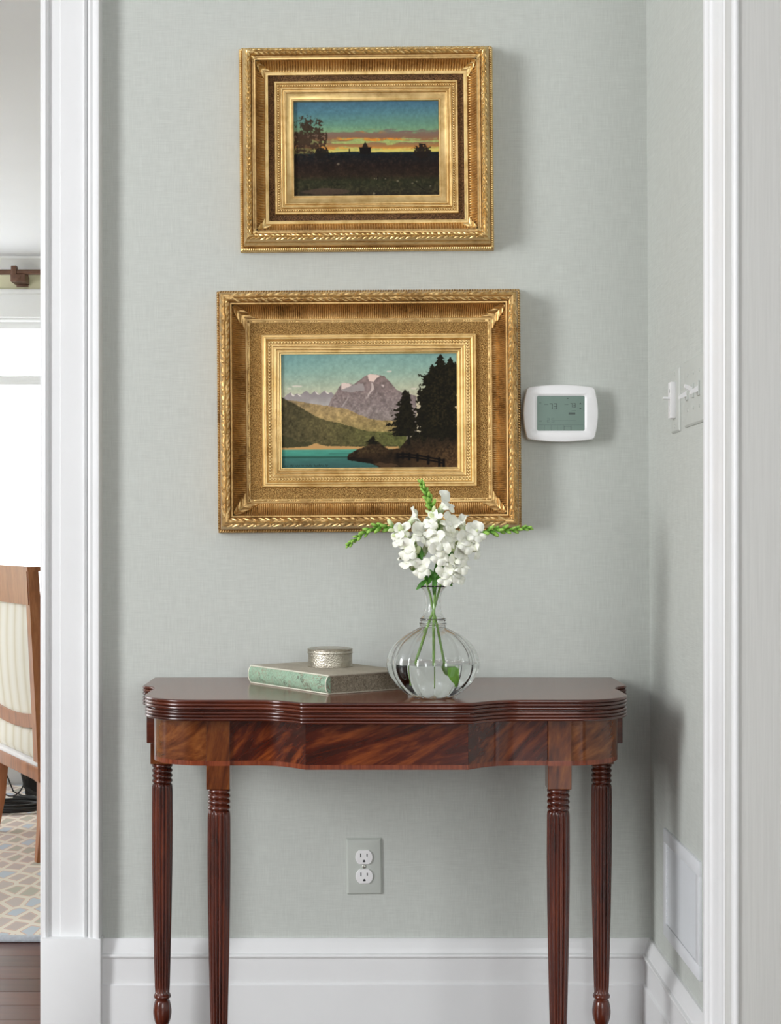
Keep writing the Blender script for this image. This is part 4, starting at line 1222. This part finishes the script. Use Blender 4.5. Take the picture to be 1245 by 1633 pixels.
full = od + [(0.0254, 0.1926), (0.0250, 0.1938), (0.0236, 0.1938)] + ind[::-1]
vase = empty('glass_vase', (VX, VY, ZT))
tag(vase, 'clear glass melon-ribbed bottle vase with a flared lip on the table', 'vase')
MB().lathe(full, 120, caps=True, rmod=vmod).build('glass_body', M['glass'], vase, 60)
WL = 0.0595
wi = [p for p in inset(od, 0.0022) if p[1] < WL]
wi = [p for i, p in enumerate(wi) if i < len(wi)]
rl_ = vmod(float(np.interp(WL, [p[1] for p in wi[10:]], [p[0] for p in wi[10:]])), WL, 0)
wp = wi + [(wi[-1][0] + 0.0002, WL - 0.0001)]
water = MB().lathe(wp, 120, caps=True, rmod=vmod).build('water', M['water'], None, 60, loc=(VX, VY, ZT))
tag(water, 'clear water filling the lower half of the glass vase', 'water')

# snapdragons
def petal_mat(name, lo, hi, z0, z1):
    t = NT(name)
    sx = t.node('ShaderNodeSeparateXYZ'); t.lk(t.coord(), sx.inputs[0])
    mr = t.node('ShaderNodeMapRange'); mr.inputs[1].default_value = z0; mr.inputs[2].default_value = z1
    t.lk(sx.outputs['Z'], mr.inputs[0])
    n = t.noise(t.coord(), 180, 3)
    f = t.math('ADD', mr.outputs[0], t.math('MULTIPLY', t.math('SUBTRACT', n, 0.5), 0.5))
    t.set(color=t.ramp(f, [(0.0, lin(*lo)), (0.75, lin(*hi))]), rough=0.6, spec=0.25)
    t.set(sss=0.25)
    t.p.inputs['Subsurface Radius'].default_value = (0.004, 0.004, 0.003)
    return t.m
M['petal'] = petal_mat('white_petal', (168, 202, 92), (249, 250, 236), -0.012, 0.018)
M['bud'] = petal_mat('green_bud', (92, 152, 42), (158, 202, 96), 0.002, 0.016)
M['palebud'] = petal_mat('pale_bud', (128, 178, 66), (226, 238, 186), 0.002, 0.012)
M['stem'] = plain('snapdragon_stem_green', (138, 184, 84), 0.5, var=0.2, vscale=90)
M['leafg'] = plain('snapdragon_leaf_green', (74, 134, 44), 0.45, var=0.3, vscale=80)
def blossom_mesh(seed):
    rs = random.Random(seed); mb = MB()
    # pouch-like tube, swelling towards the mouth
    mb.lathe([(0.0018, -0.009), (0.0042, -0.007), (0.0052, -0.002), (0.0054, 0.004), (0.0062, 0.0085), (0.0070, 0.0115), (0.0056, 0.0130), (0.0012, 0.0130)], 14, caps=True,
             rmod=lambda r, z, a: r * (1 + 0.10 * math.cos(2 * a) + 0.06 * math.sin(5 * a + seed)))
    def lip(a0, span, lobes, ln, c0, c1, ruff, base):
        """one lip of the flower: a broad ruffled sheet with shallow notches between its lobes"""
        v = []; f = []; nu, nv = 9 * lobes, 7
        ph = rs.uniform(0, 6); ph2 = rs.uniform(0, 6)
        for j in range(nv + 1):
            vv = j / nv
            for i in range(nu + 1):
                uu = -1 + 2 * i / nu
                ang = a0 + uu * span * (0.92 + 0.12 * vv)
                lb = abs(math.sin(math.pi * lobes * (uu + 1) / 2)) ** 0.6
                edge = (0.70 + 0.30 * lb) * (1 - 0.40 * abs(uu) ** 6) + 0.04 * math.sin(uu * 9 + ph)
                out = ln * vv * edge
                cu = c0 + (c1 - c0) * vv + 0.16 * math.sin(uu * 7 + ph2) * vv
                rr = 0.0060 + out * math.sin(cu)
                zz = base + out * math.cos(cu) + ruff * math.sin(uu * 11 + ph2) * vv * vv
                v.append((rr * math.cos(ang), rr * math.sin(ang), zz))
        for j in range(nv):
            for i in range(nu):
                p = j * (nu + 1) + i; f.append((p, p + 1, p + nu + 2, p + nu + 1))
        mb.add(v, f)
    lip(math.pi / 2, 1.70, 2, 0.0165 * rs.uniform(0.9, 1.15), 0.0, 0.75, 0.0012, 0.0085)      # upper lip, erect
    lip(-math.pi / 2, 1.45, 3, 0.0120 * rs.uniform(0.9, 1.15), 0.10, 1.55, 0.0012, 0.0088)    # lower lip, rolled down
    mb.sphere((0, -0.0014, 0.0112), 0.0062, 12, 6, 1.0, 0.85, 0.5)      # palate
    nf_ = len(mb.f)
    for k in range(5):     # green calyx clasping the foot of the tube
        a = 2 * math.pi * k / 5 + 0.3; c, s = math.cos(a), math.sin(a); w = 0.0026
        mb.add([(0.0016 * c, 0.0016 * s, -0.0105), (0.0046 * c - w * s, 0.0046 * s + w * c, -0.0065), (0.0052 * c, 0.0052 * s, -0.0060), (0.0046 * c + w * s, 0.0046 * s - w * c, -0.0065), (0.0064 * c, 0.0064 * s, -0.0005)],
               [(0, 1, 2), (0, 2, 3), (1, 4, 2), (2, 4, 3)])
    me_ = mb.mesh('blossom', 75)
    me_.materials.append(M['petal']); me_.materials.append(M['stem'])
    for p_ in me_.polygons:
        if p_.index >= nf_: p_.material_index = 1
    return me_
def bud_mesh(seed):
    mb = MB()
    mb.lathe([(0.0008, -0.001), (0.0024, 0.0015), (0.0038, 0.006), (0.0041, 0.0105), (0.0036, 0.0145), (0.0021, 0.0180), (0.0005, 0.0192)], 10, rmod=lambda r, z, a: r * (1 + 0.10 * math.sin(2 * a + z * 180 + seed)))
    for k in range(5):
        a = 2 * math.pi * k / 5 + seed
        c, s = math.cos(a), math.sin(a)
        w = 0.0020
        mb.add([(0.0012 * c - w * s * 0.5, 0.0012 * s + w * c * 0.5, -0.001), (0.0012 * c + w * s * 0.5, 0.0012 * s - w * c * 0.5, -0.001),
                (0.0044 * c + w * s, 0.0044 * s - w * c, 0.0045), (0.0044 * c - w * s, 0.0044 * s + w * c, 0.0045), (0.0054 * c, 0.0054 * s, 0.0100)],
               [(0, 1, 2, 3), (3, 2, 4)])
    return mb.mesh('bud', 60)
BLO = [blossom_mesh(i) for i in range(4)]
BUD = [bud_mesh(i) for i in range(2)]
for m_ in BUD: m_.materials.append(M['bud'])
PALEBUD = [bud_mesh(i + 5) for i in range(2)]
for m_ in PALEBUD: m_.materials.append(M['palebud'])
def leaf_mb(p0, p1, wid, bend, nrm):
    p0 = Vector(p0); p1 = Vector(p1); d = p1 - p0; nrm = Vector(nrm).normalized(); side = d.cross(nrm).normalized()
    v = []; f = []
    for j in range(8):
        u = j / 7; w = wid * math.sin(math.pi * min(0.98, u * 0.9 + 0.06)) ** 0.8
        c = p0 + d * u + nrm * bend * math.sin(math.pi * u)
        v += [c - side * w + nrm * w * 0.35, c, c + side * w + nrm * w * 0.35]
    for j in range(7):
        for i in range(2): f.append((j * 3 + i, j * 3 + i + 1, j * 3 + i + 4, j * 3 + i + 3))
    n = len(v)
    v += [p - nrm * 0.0004 for p in v]
    f += [tuple(n + i for i in q[::-1]) for q in f]
    return MB().add(v, f)

def spline(pts, k=6):
    out = []
    P_ = [Vector(p) for p in pts]
    for i in range(len(P_) - 1):
        a, b, c, d = P_[max(0, i - 1)], P_[i], P_[i + 1], P_[min(len(P_) - 1, i + 2)]
        for j in range(k):
            f = j / k
            out.append(0.5 * ((2 * b) + (c - a) * f + (2 * a - 5 * b + 4 * c - d) * f * f + (3 * b - a - 3 * c + d) * f ** 3))
    out.append(P_[-1])
    return out

def snapdragon(label, path, rad, blossoms, bud_from, nbud, s0, leaves, seed):
    """path in millimetres from the vase's foot: (x, y, z); buds crowd the stem from the fraction bud_from of its length to the tip"""
    rs = random.Random(seed)
    root = empty('snapdragon', (VX, VY, ZT))
    tag(root, label, 'flower')
    pts = spline([(a * 0.001, b * 0.001, c * 0.001) for a, b, c in path])
    n = len(pts)
    MB().tube(pts, [rad * (1 - 0.55 * i / (n - 1)) for i in range(n)], 8).build('stem', M['stem'], root, 60)
    def put(mesh_, name, p, dirv, sc_, ctr, roll):
        up = Vector((0, 0, 1)) if abs(dirv.z) < 0.95 else Vector((0, 1, 0))
        xax = up.cross(dirv).normalized(); yax = dirv.cross(xax)
        m4 = Matrix((xax, yax, dirv)).transposed().to_4x4() @ Matrix.Rotation(roll, 4, 'Z')
        o = bpy.data.objects.new(name, mesh_); COL.objects.link(o); o.parent = root
        o.matrix_local = Matrix.Translation(p - dirv * ctr * sc_) @ m4 @ Matrix.Scale(sc_, 4)
        return o
    for (x, y, z, s) in blossoms:
        p = Vector((x, y, z)) * 0.001
        q = min(pts, key=lambda k: (k - p).length + max(0, k.z - p.z + 0.004) * 0.6)
        ax = p - q
        if ax.length < 0.003: ax = Vector((0, -0.01, 0.004))
        dirv = (ax.normalized() * 0.8 + Vector((rs.uniform(-0.35, 0.35), -0.30 + rs.uniform(-0.2, 0.15), rs.uniform(0.25, 0.95)))).normalized()
        put(rs.choice(BLO), 'blossom', p, dirv, s * 1.06, 0.006, rs.uniform(-0.7, 0.7))
        b = p - dirv * 0.0160 * s
        if (b - q).length > 0.003:
            MB().tube([q, (q + b) / 2 + Vector((0, 0, -0.001)), b], [0.0012, 0.0012, 0.0020], 6).build('stalk', M['stem'], root, 60)
    cum = [0.0]
    for i in range(n - 1): cum.append(cum[-1] + (pts[i + 1] - pts[i]).length)
    for k in range(nbud):
        f = k / (nbud - 1)
        s = (bud_from + (1 - bud_from) * (1 - (1 - f) ** 1.25)) * cum[-1]
        i = max(j for j in range(n) if cum[j] <= s + 1e-9); i = min(i, n - 2)
        u = (s - cum[i]) / max(1e-9, cum[i + 1] - cum[i]); q = pts[i].lerp(pts[i + 1], u)
        tg = (pts[i + 1] - pts[i]).normalized()
        a_ = tg.cross(Vector((0, 1, 0))).normalized(); b_ = tg.cross(a_)
        g = k * 2.4 + seed
        rad_ = (a_ * math.cos(g) + b_ * math.sin(g)).normalized()
        sc_ = (s0 + (0.48 - s0) * f ** 0.8) * rs.uniform(0.92, 1.08)
        dirv = (tg * (0.55 + 0.5 * f) + rad_ * (0.85 - 0.45 * f) + Vector((0, -0.1, 0))).normalized()
        put(rs.choice(BUD if f > 0.36 else PALEBUD), 'bud', q + rad_ * rad * 0.3, dirv, sc_, 0.0, rs.uniform(0, 6))
    for (a, b, w, bend) in leaves:
        leaf_mb([c * 0.001 for c in a], [c * 0.001 for c in b], w * 0.001, bend * 0.001, (0.2, -1, 0.3)).build('leaf', M['leafg'], root, 70)
    return root
snapdragon('white snapdragon whose green tip arches out towards the door casing',
    [(26, 11, 30), (21, 9, 60), (9, 4, 118), (0, 5, 155), (-5, 3, 180), (-13, 0, 205), (-24, -2, 235), (-38, -3, 266), (-62, -3, 291), (-95, -2, 296), (-122, 0, 284), (-147, 0, 265)], 0.0024,
    [(-34.6, 4, 309, 0.95), (-53, -6, 284, 0.85), (-29, -12, 281, 1.12), (-57, -8, 270, 0.85), (-40, -13, 254, 1.10), (-40, -10, 234, 1.05), (-19, -14, 222, 1.0), (-11, 6, 259, 1.05), (-49, 6, 243, 0.8)],
    0.60, 32, 1.25,
    [((-12, -2, 204), (-29, -9, 187), 4.2, 3), ((-22, -6, 262), (-20, -14, 238), 3.4, 2), ((-26, -6, 246), (-14, -12, 228), 3.0, 2), ((-10, 0, 200), (-16, -6, 222), 3.6, 3), ((-8, 0, 196), (-2, -9, 216), 4.0, 2)], 2)
snapdragon('tall upright white snapdragon with a green tip rising before the gilt frame',
    [(2, -10, 27), (1, -7, 60), (1, -5, 118), (2, -5, 155), (4, -5, 190), (6, -4, 230), (8, -4, 270), (4, -3, 305), (-4, -2, 335), (-12, -1, 355), (-20, 0, 373)], 0.0026,
    [(18.6, -4, 332, 1.15), (1.8, -12, 303, 1.05), (24, -6, 300, 1.05), (-2, -12, 287, 0.95), (4, -16, 271, 1.15), (24, -10, 272, 1.15), (10, -18, 247, 1.15), (20, -14, 237, 0.95), (-6, 8, 300, 0.9)],
    0.72, 32, 1.15,
    [((6, -8, 232), (2, -13, 205), 4.0, 3), ((8, -6, 228), (19, -10, 205), 4.0, 2), ((2, -6, 215), (1, -10, 178), 4.6, 3), ((10, -4, 222), (17, 0, 198), 3.6, 2), ((4, -6, 200), (-6, -12, 222), 4.2, 3), ((5, -6, 198), (14, -10, 218), 4.2, 3)], 7)
snapdragon('white snapdragon whose green tip arches out past the frame corner towards the thermostat',
    [(-35, 8, 30), (-29, 6, 62), (-11, 2, 118), (1, 0, 150), (9, 1, 178), (16, -2, 203), (30, -3, 236), (47, -3, 262), (75, -3, 284), (105, -2, 290), (135, 0, 291), (166, 0, 294.5)], 0.0026,
    [(51, -2, 298, 1.05), (71, -8, 283, 1.1), (54, -14, 266, 1.2), (69, -6, 258, 1.1), (43, -14, 244, 1.1), (43, -15, 227, 1.15), (20, -16, 208, 1.05), (38, -12, 210, 1.15), (49, 6, 230, 0.9)],
    0.60, 32, 1.25,
    [((32, -6, 262), (28, -14, 238), 3.8, 3), ((20, 0, 202), (34, -4, 193), 3.4, 3), ((12, -4, 214), (26, -6, 222), 3.2, 2)], 11)
# one broad leaf hangs in the water
lfw = leaf_mb((0.024, -0.030, 0.056), (0.038, -0.026, 0.024), 0.0085, 0.004, (0.1, -1, 0.1))
lo_ = lfw.build('fallen_leaf', plain('fresh_leaf_green', (146, 214, 78), 0.45, var=0.2, vscale=60), None, 70, loc=(VX, VY, ZT))
tag(lo_, 'bright green leaf floating in the water inside the glass vase', 'leaf')
# ------------------------------------------------------------------ thermostat
M['white_plastic'] = plain('white_plastic', (238, 238, 238), 0.35, var=0.008, vscale=20)
M['lcd'] = plain('lcd_green_grey', (104, 128, 116), 0.4, var=0.03, vscale=30)
M['lcd_ink'] = plain('lcd_ink', (58, 74, 66), 0.4, var=0.02)
M['lcd_faint'] = plain('lcd_faint_ink', (84, 105, 95), 0.4, var=0.02)
th = empty('thermostat', (0.3925, 0, 1.2727))
tag(th, 'white rounded wall thermostat with a green-grey screen', 'thermostat')
def squircle(a, b, bulge_x, bulge_z, rc, n=10):
    """rectangle with bowed sides and rounded corners, in x-z"""
    pts = []
    def edge(p0, p1, nx, nz, bl):
        for i in range(n):
            f = i / n; k = 4 * f * (1 - f)
            pts.append((p0[0] + (p1[0] - p0[0]) * f + nx * bl * k, p0[1] + (p1[1] - p0[1]) * f + nz * bl * k))
    c = rc
    def corner(cx, cz, a0):
        for i in range(6):
            g = R(a0 + 90 * i / 6); pts.append((cx + c * math.cos(g), cz + c * math.sin(g)))
    edge((-a + c, -b), (a - c, -b), 0, -1, bulge_z); corner(a - c, -b + c, -90)
    edge((a, -b + c), (a, b - c), 1, 0, bulge_x); corner(a - c, b - c, 0)
    edge((a - c, b), (-a + c, b), 0, 1, bulge_z); corner(-a + c, b - c, 90)
    edge((-a, b - c), (-a, -b + c), -1, 0, bulge_x); corner(-a + c, -b + c, 180)
    return pts
ol = squircle(0.0690, 0.0525, 0.0055, 0.0042, 0.010)
n = len(ol)
rings = [(0.94, 0.000), (0.965, 0.012), (0.985, 0.020), (1.0, 0.0245), (0.996, 0.0275), (0.975, 0.0300), (0.90, 0.0312)]
v = []
for (k, d) in rings: v += [(x * k, -d, z * k) for x, z in ol]
sw, sh = 0.0510, 0.0385        # outer lip of the screen recess
def rect_ring(a, b, d):
    r = squircle(a, b, 0, 0, 0.003)
    return [(x, -d, z) for x, z in r]
v += rect_ring(sw, sh, 0.0312); v += rect_ring(sw - 0.0045, sh - 0.0045, 0.0285)
f = []
nr = len(rings) + 2
for j in range(nr - 1):
    for i in range(n):
        k = (i + 1) % n
        f.append((j * n + i, j * n + k, (j + 1) * n + k, (j + 1) * n + i))
f.append(tuple(range(n)))
MB().add(v, f).build('housing', M['white_plastic'], th, 30)
DS = 0.0288
scr = MB().box(-0.0470, 0.0470, -DS, -0.020, -0.0345, 0.0345).build('screen', M['lcd'], th)
SEG = {'7': 'abc', '3': 'abgcd', '2': 'abged', '5': 'afgcd'}
def digit(ch, x, z, w, h, tk, mat):
    m = MB()
    P = {'a': (0, h - tk, w, h), 'd': (0, 0, w, tk), 'g': (0, h / 2 - tk / 2, w, h / 2 + tk / 2), 'b': (w - tk, h / 2, w, h), 'c': (w - tk, 0, w, h / 2), 'f': (0, h / 2, tk, h), 'e': (0, 0, tk, h / 2)}
    for s in SEG[ch]:
        a = P[s]; g = tk * 0.12
        m.box(x + a[0] + g, x + a[2] - g, -DS - 0.00025, -DS + 0.0002, z + a[1] + g, z + a[3] - g)
    return m.build('digit', mat, scr)
digit('7', -0.0225, 0.0075, 0.0065, 0.0120, 0.0017, M['lcd_ink']); digit('3', -0.0140, 0.0075, 0.0068, 0.0120, 0.0017, M['lcd_ink'])
digit('7', 0.0190, 0.0115, 0.0044, 0.0085, 0.0014, M['lcd_ink']); digit('3', 0.0247, 0.0115, 0.0046, 0.0085, 0.0014, M['lcd_ink'])
digit('2', -0.0275, -0.0180, 0.0055, 0.0085, 0.0010, M['lcd_faint']); digit('5', -0.0185, -0.0180, 0.0055, 0.0085, 0.0010, M['lcd_faint'])
def mark(x0, x1, z0, z1, mat): return MB().box(x0, x1, -DS - 0.0002, -DS + 0.0002, z0, z1).build('screen_mark', mat, scr)
mark(-0.0325, -0.0245, 0.0165, 0.0182, M['lcd_faint']); mark(0.0070, 0.0150, 0.0165, 0.0182, M['lcd_faint'])
mark(0.0155, 0.0285, -0.0025, 0.0015, M['lcd_ink']); mark(0.0215, 0.0300, 0.0040, 0.0055, M['lcd_faint'])
mark(-0.0120, 0.0300, -0.0148, -0.0142, M['lcd_faint']); mark(-0.045, 0.0450, -0.0236, -0.0230, M['lcd_faint'])
for x in (-0.0325, -0.0195, -0.0070, 0.0055, 0.0200): mark(x, x + 0.0006, -0.0345, -0.0236, M['lcd_faint'])
mark(0.0062, 0.0205, -0.0262, -0.0254, M['lcd_ink']); mark(0.0070, 0.0076, -0.0335, -0.0262, M['lcd_ink']); mark(0.0195, 0.0201, -0.0335, -0.0262, M['lcd_ink'])
mark(-0.0430, -0.0375, -0.0165, -0.0145, M['lcd_faint']); mark(-0.0430, -0.0385, 0.0195, 0.0212, M['lcd_faint']); mark(0.0120, 0.0150, 0.0285, 0.0300, M['lcd_ink'])
for (zc, s) in ((0.0195, 1), (0.0090, -1)):
    MB().prism([(0.0360, zc - s * 0.0014), (0.0410, zc - s * 0.0014), (0.0385, zc + s * 0.0016)], 'y', -DS - 0.0002, -DS + 0.0002).build('arrow_mark', M['lcd_ink'], scr)
    for (a, b) in ((0.0335, 0.0340), (0.0435, 0.0440)): mark(a, b, zc - 0.0035, zc + 0.0035, M['lcd_faint'])

def cut(o, cutters):
    """cut real holes into a mesh object"""
    tmp = link('cutter', MB().add(cutters.v, cutters.f).mesh('cutter'), None)
    tmp.parent = o.parent
    md = o.modifiers.new('holes', 'BOOLEAN'); md.operation = 'DIFFERENCE'; md.object = tmp; md.solver = 'EXACT'
    bpy.context.view_layer.update()
    dg = bpy.context.evaluated_depsgraph_get()
    me = bpy.data.meshes.new_from_object(o.evaluated_get(dg))
    o.modifiers.clear(); o.data = me
    bpy.data.objects.remove(tmp)
# ------------------------------------------------------------------ outlet below the table
M['plate_grey'] = plain('grey_green_plate', (192, 197, 190), 0.4, var=0.01)
M['slot'] = plain('dark_slot_fill', (26, 25, 24), 0.6, var=0.1)  # near-black colour puts the shade of deep holes into the shallow slots
M['screw'] = plain('steel_screw', (176, 176, 168), 0.35, 0.9, var=0.05)
ou = empty('wall_outlet', (0.0044, 0, 0.3725), (0, R(-0.8), 0))
tag(ou, 'double electrical outlet with a grey plate under the table', 'outlet')
pv = []
for (a, b, d) in ((0.0355, 0.0560, 0.0), (0.0355, 0.0560, 0.0012), (0.0325, 0.0530, 0.0052), (0.0315, 0.0520, 0.0056)):
    pv += [(x, -d, z) for x, z in squircle(a, b, 0, 0, 0.0015)]
n = len(pv) // 4
MB().add(pv, [(j * n + i, j * n + (i + 1) % n, (j + 1) * n + (i + 1) % n, (j + 1) * n + i) for j in range(3) for i in range(n)] + [tuple(3 * n + i for i in range(n))]).build('cover_plate', M['plate_grey'], ou, 25)
for zc in (0.0190, -0.0190):
    pts = []
    for i in range(40):
        a = 2 * math.pi * i / 40
        pts.append((0.0172 * math.cos(a), max(-0.0142, min(0.0142, 0.0172 * math.sin(a)))))
    fc = MB()
    vv = []
    for (k, d) in ((1.0, 0.0), (1.0, 0.0078), (0.965, 0.0088), (0.9, 0.0090)): vv += [(x * k, -d, zc + z * k) for x, z in pts]
    m_ = 40
    fc.add(vv, [(j * m_ + i, j * m_ + (i + 1) % m_, (j + 1) * m_ + (i + 1) % m_, (j + 1) * m_ + i) for j in range(3) for i in range(m_)] + [tuple(3 * m_ + i for i in range(m_)), tuple(range(m_))])
    s_ = fc.build('socket', M['white_plastic'], ou, 30)
    gp = [(0.0024 * math.cos(R(a)), zc - 0.0075 + 0.0026 * math.sin(R(a))) for a in range(0, 181, 20)] + [(-0.0024, zc - 0.0098), (0.0024, zc - 0.0098)]
    hl = MB(); hl.box(-0.0077, -0.0055, -0.012, -0.0015, zc + 0.0005, zc + 0.0080); hl.box(0.0050, 0.0070, -0.012, -0.0015, zc + 0.0010, zc + 0.0072); hl.prism(gp, 'y', -0.012, -0.0015)
    cut(s_, hl)
    MB().box(-0.0077, -0.0055, -0.0068, -0.001, zc + 0.0005, zc + 0.0080).build('slot', M['slot'], s_)
    MB().box(0.0050, 0.0070, -0.0068, -0.001, zc + 0.0010, zc + 0.0072).build('slot', M['slot'], s_)
    gp = [(0.0024 * math.cos(R(a)), zc - 0.0075 + 0.0026 * math.sin(R(a))) for a in range(0, 181, 20)] + [(-0.0024, zc - 0.0098), (0.0024, zc - 0.0098)]
    MB().prism(gp, 'y', -0.0068, -0.001).build('ground_hole', M['slot'], s_)
MB().lathe([(0.0040, 0), (0.0040, 0.0010), (0.0028, 0.0018), (0.001, 0.0020)], 16).build('screw', M['screw'], ou, 40, loc=(0, -0.0052, 0), rot=(R(90), 0, 0))

# ------------------------------------------------------------------ switches on the right-hand wall
def plate(root, hy, hz):
    v = []
    for (a, b, d) in ((hy, hz, 0.0), (hy, hz, 0.0015), (hy - 0.003, hz - 0.003, 0.0040), (hy - 0.004, hz - 0.004, 0.0042)):
        v += [(-d, y, z) for y, z in squircle(a, b, 0, 0, 0.0015)]
    n = len(v) // 4
    return MB().add(v, [(j * n + i, j * n + (i + 1) % n, (j + 1) * n + (i + 1) % n, (j + 1) * n + i) for j in range(3) for i in range(n)] + [tuple(3 * n + i for i in range(n))]).build('cover_plate', M['plate_wall'], root, 25)
M['plate_wall'] = plain('sage_painted_plate', (199, 203, 197), 0.6, var=0.015)
d1 = empty('dimmer_switch', (xr(1.276), -0.2760, 1.276))
tag(d1, 'single white slide dimmer on a sage-painted plate near the corner', 'switch')
plate(d1, 0.0355, 0.0580)
dm = MB().bbox(-0.0140, -0.004, -0.0115, 0.0115, -0.0330, 0.0330, 0.0015).build('dimmer_body', M['white_plastic'], d1, 40)
hl = MB(); hl.box(-0.020, -0.0075, -0.0050, -0.0020, -0.0215, 0.004); cut(dm, hl)
MB().box(-0.0080, -0.0060, -0.0050, -0.0020, -0.0215, 0.004).build('slot', M['white_plastic'], dm)
MB().box(-0.0143, -0.010, -0.0050, -0.0025, 0.0135, 0.0195).build('indicator', plain('grey_mark', (150, 152, 148), 0.6, var=0.05), dm)
MB().bbox(-0.0260, -0.012, -0.0080, 0.0000, 0.0020, 0.0062, 0.001).build('slider', M['white_plastic'], dm, 40)
for z in (0.0475, -0.0475):
    MB().lathe([(0.0032, 0), (0.0030, 0.0012), (0.001, 0.0016)], 12).build('screw', M['plate_wall'], d1, 40, loc=(-0.0040, 0, z), rot=(0, R(-90), 0))
d2 = empty('toggle_switches', (xr(1.276), -0.4340, 1.279))
tag(d2, 'three toggle light switches on one sage-painted plate beside the casing', 'switch')
plate(d2, 0.0800, 0.0580)
for i, (yy, up) in enumerate(((0.046, -1), (0.0, 1), (-0.046, -1))):
    MB().bbox(-0.0075, -0.004, yy - 0.0052, yy + 0.0052, -0.0125, 0.0125, 0.0008).build('collar', M['plate_wall'], d2, 40)
    tg = MB()
    tg.add([(-0.005, yy - 0.0045, -0.005), (-0.005, yy + 0.0045, -0.005), (-0.005, yy + 0.0045, 0.005), (-0.005, yy - 0.0045, 0.005),
            (-0.0195, yy - 0.0038, up * 0.0075 - 0.003), (-0.0195, yy + 0.0038, up * 0.0075 - 0.003), (-0.0195, yy + 0.0038, up * 0.0075 + 0.003), (-0.0195, yy - 0.0038, up * 0.0075 + 0.003)],
           [(0, 1, 2, 3), (7, 6, 5, 4), (0, 4, 5, 1), (1, 5, 6, 2), (2, 6, 7, 3), (3, 7, 4, 0)])
    tg.build('toggle', M['white_plastic'], d2)
    for z in (0.030, -0.030):
        MB().lathe([(0.0030, 0), (0.0028, 0.0012), (0.001, 0.0016)], 12).build('screw', M['plate_wall'], d2, 40, loc=(-0.0040, yy, z), rot=(0, R(-90), 0))

# ------------------------------------------------------------------ white air grille low on the right-hand wall
gx = xr(0.377)
ag = empty('air_grille', (gx, -0.3065, 0.377))
tag(ag, 'flat white air return grille on the wall above the skirting', 'vent')
hy, hz = 0.1535, 0.101
fr = MB()
M['grille_white'] = plain('white_grille_enamel', (226, 229, 232), 0.35, var=0.01)
bw = 0.026
fr.bbox(-0.0055, 0.001, -hy, hy, hz - bw, hz, 0.0015); fr.bbox(-0.0055, 0.001, -hy, hy, -hz, -hz + bw, 0.0015)
fr.bbox(-0.0055, 0.001, -hy, -hy + bw, -hz + bw - 0.001, hz - bw + 0.001, 0.0015); fr.bbox(-0.0055, 0.001, hy - bw, hy, -hz + bw - 0.001, hz - bw + 0.001, 0.0015)
fr.build('frame', M['grille_white'], ag, 40)
MB().box(-0.0008, 0.001, -hy + bw - 0.001, hy - bw + 0.001, -hz + bw - 0.001, hz - bw + 0.001).build('backing', M['grille_white'], ag)
sm_ = MB().add([(-0.0042, -hy + bw, -0.0022), (-0.0010, -hy + bw, 0.0022), (-0.0004, -hy + bw, 0.0018), (-0.0036, -hy + bw, -0.0026),
                (-0.0042, hy - bw, -0.0022), (-0.0010, hy - bw, 0.0022), (-0.0004, hy - bw, 0.0018), (-0.0036, hy - bw, -0.0026)],
               [(0, 1, 2, 3), (7, 6, 5, 4), (0, 4, 5, 1), (1, 5, 6, 2), (2, 6, 7, 3), (3, 7, 4, 0)]).mesh('slat')
sm_.materials.append(M['grille_white'])
for i in range(30):
    link('slat', sm_, None, ag, (0, 0, -hz + bw + 0.0036 + i * 0.005))
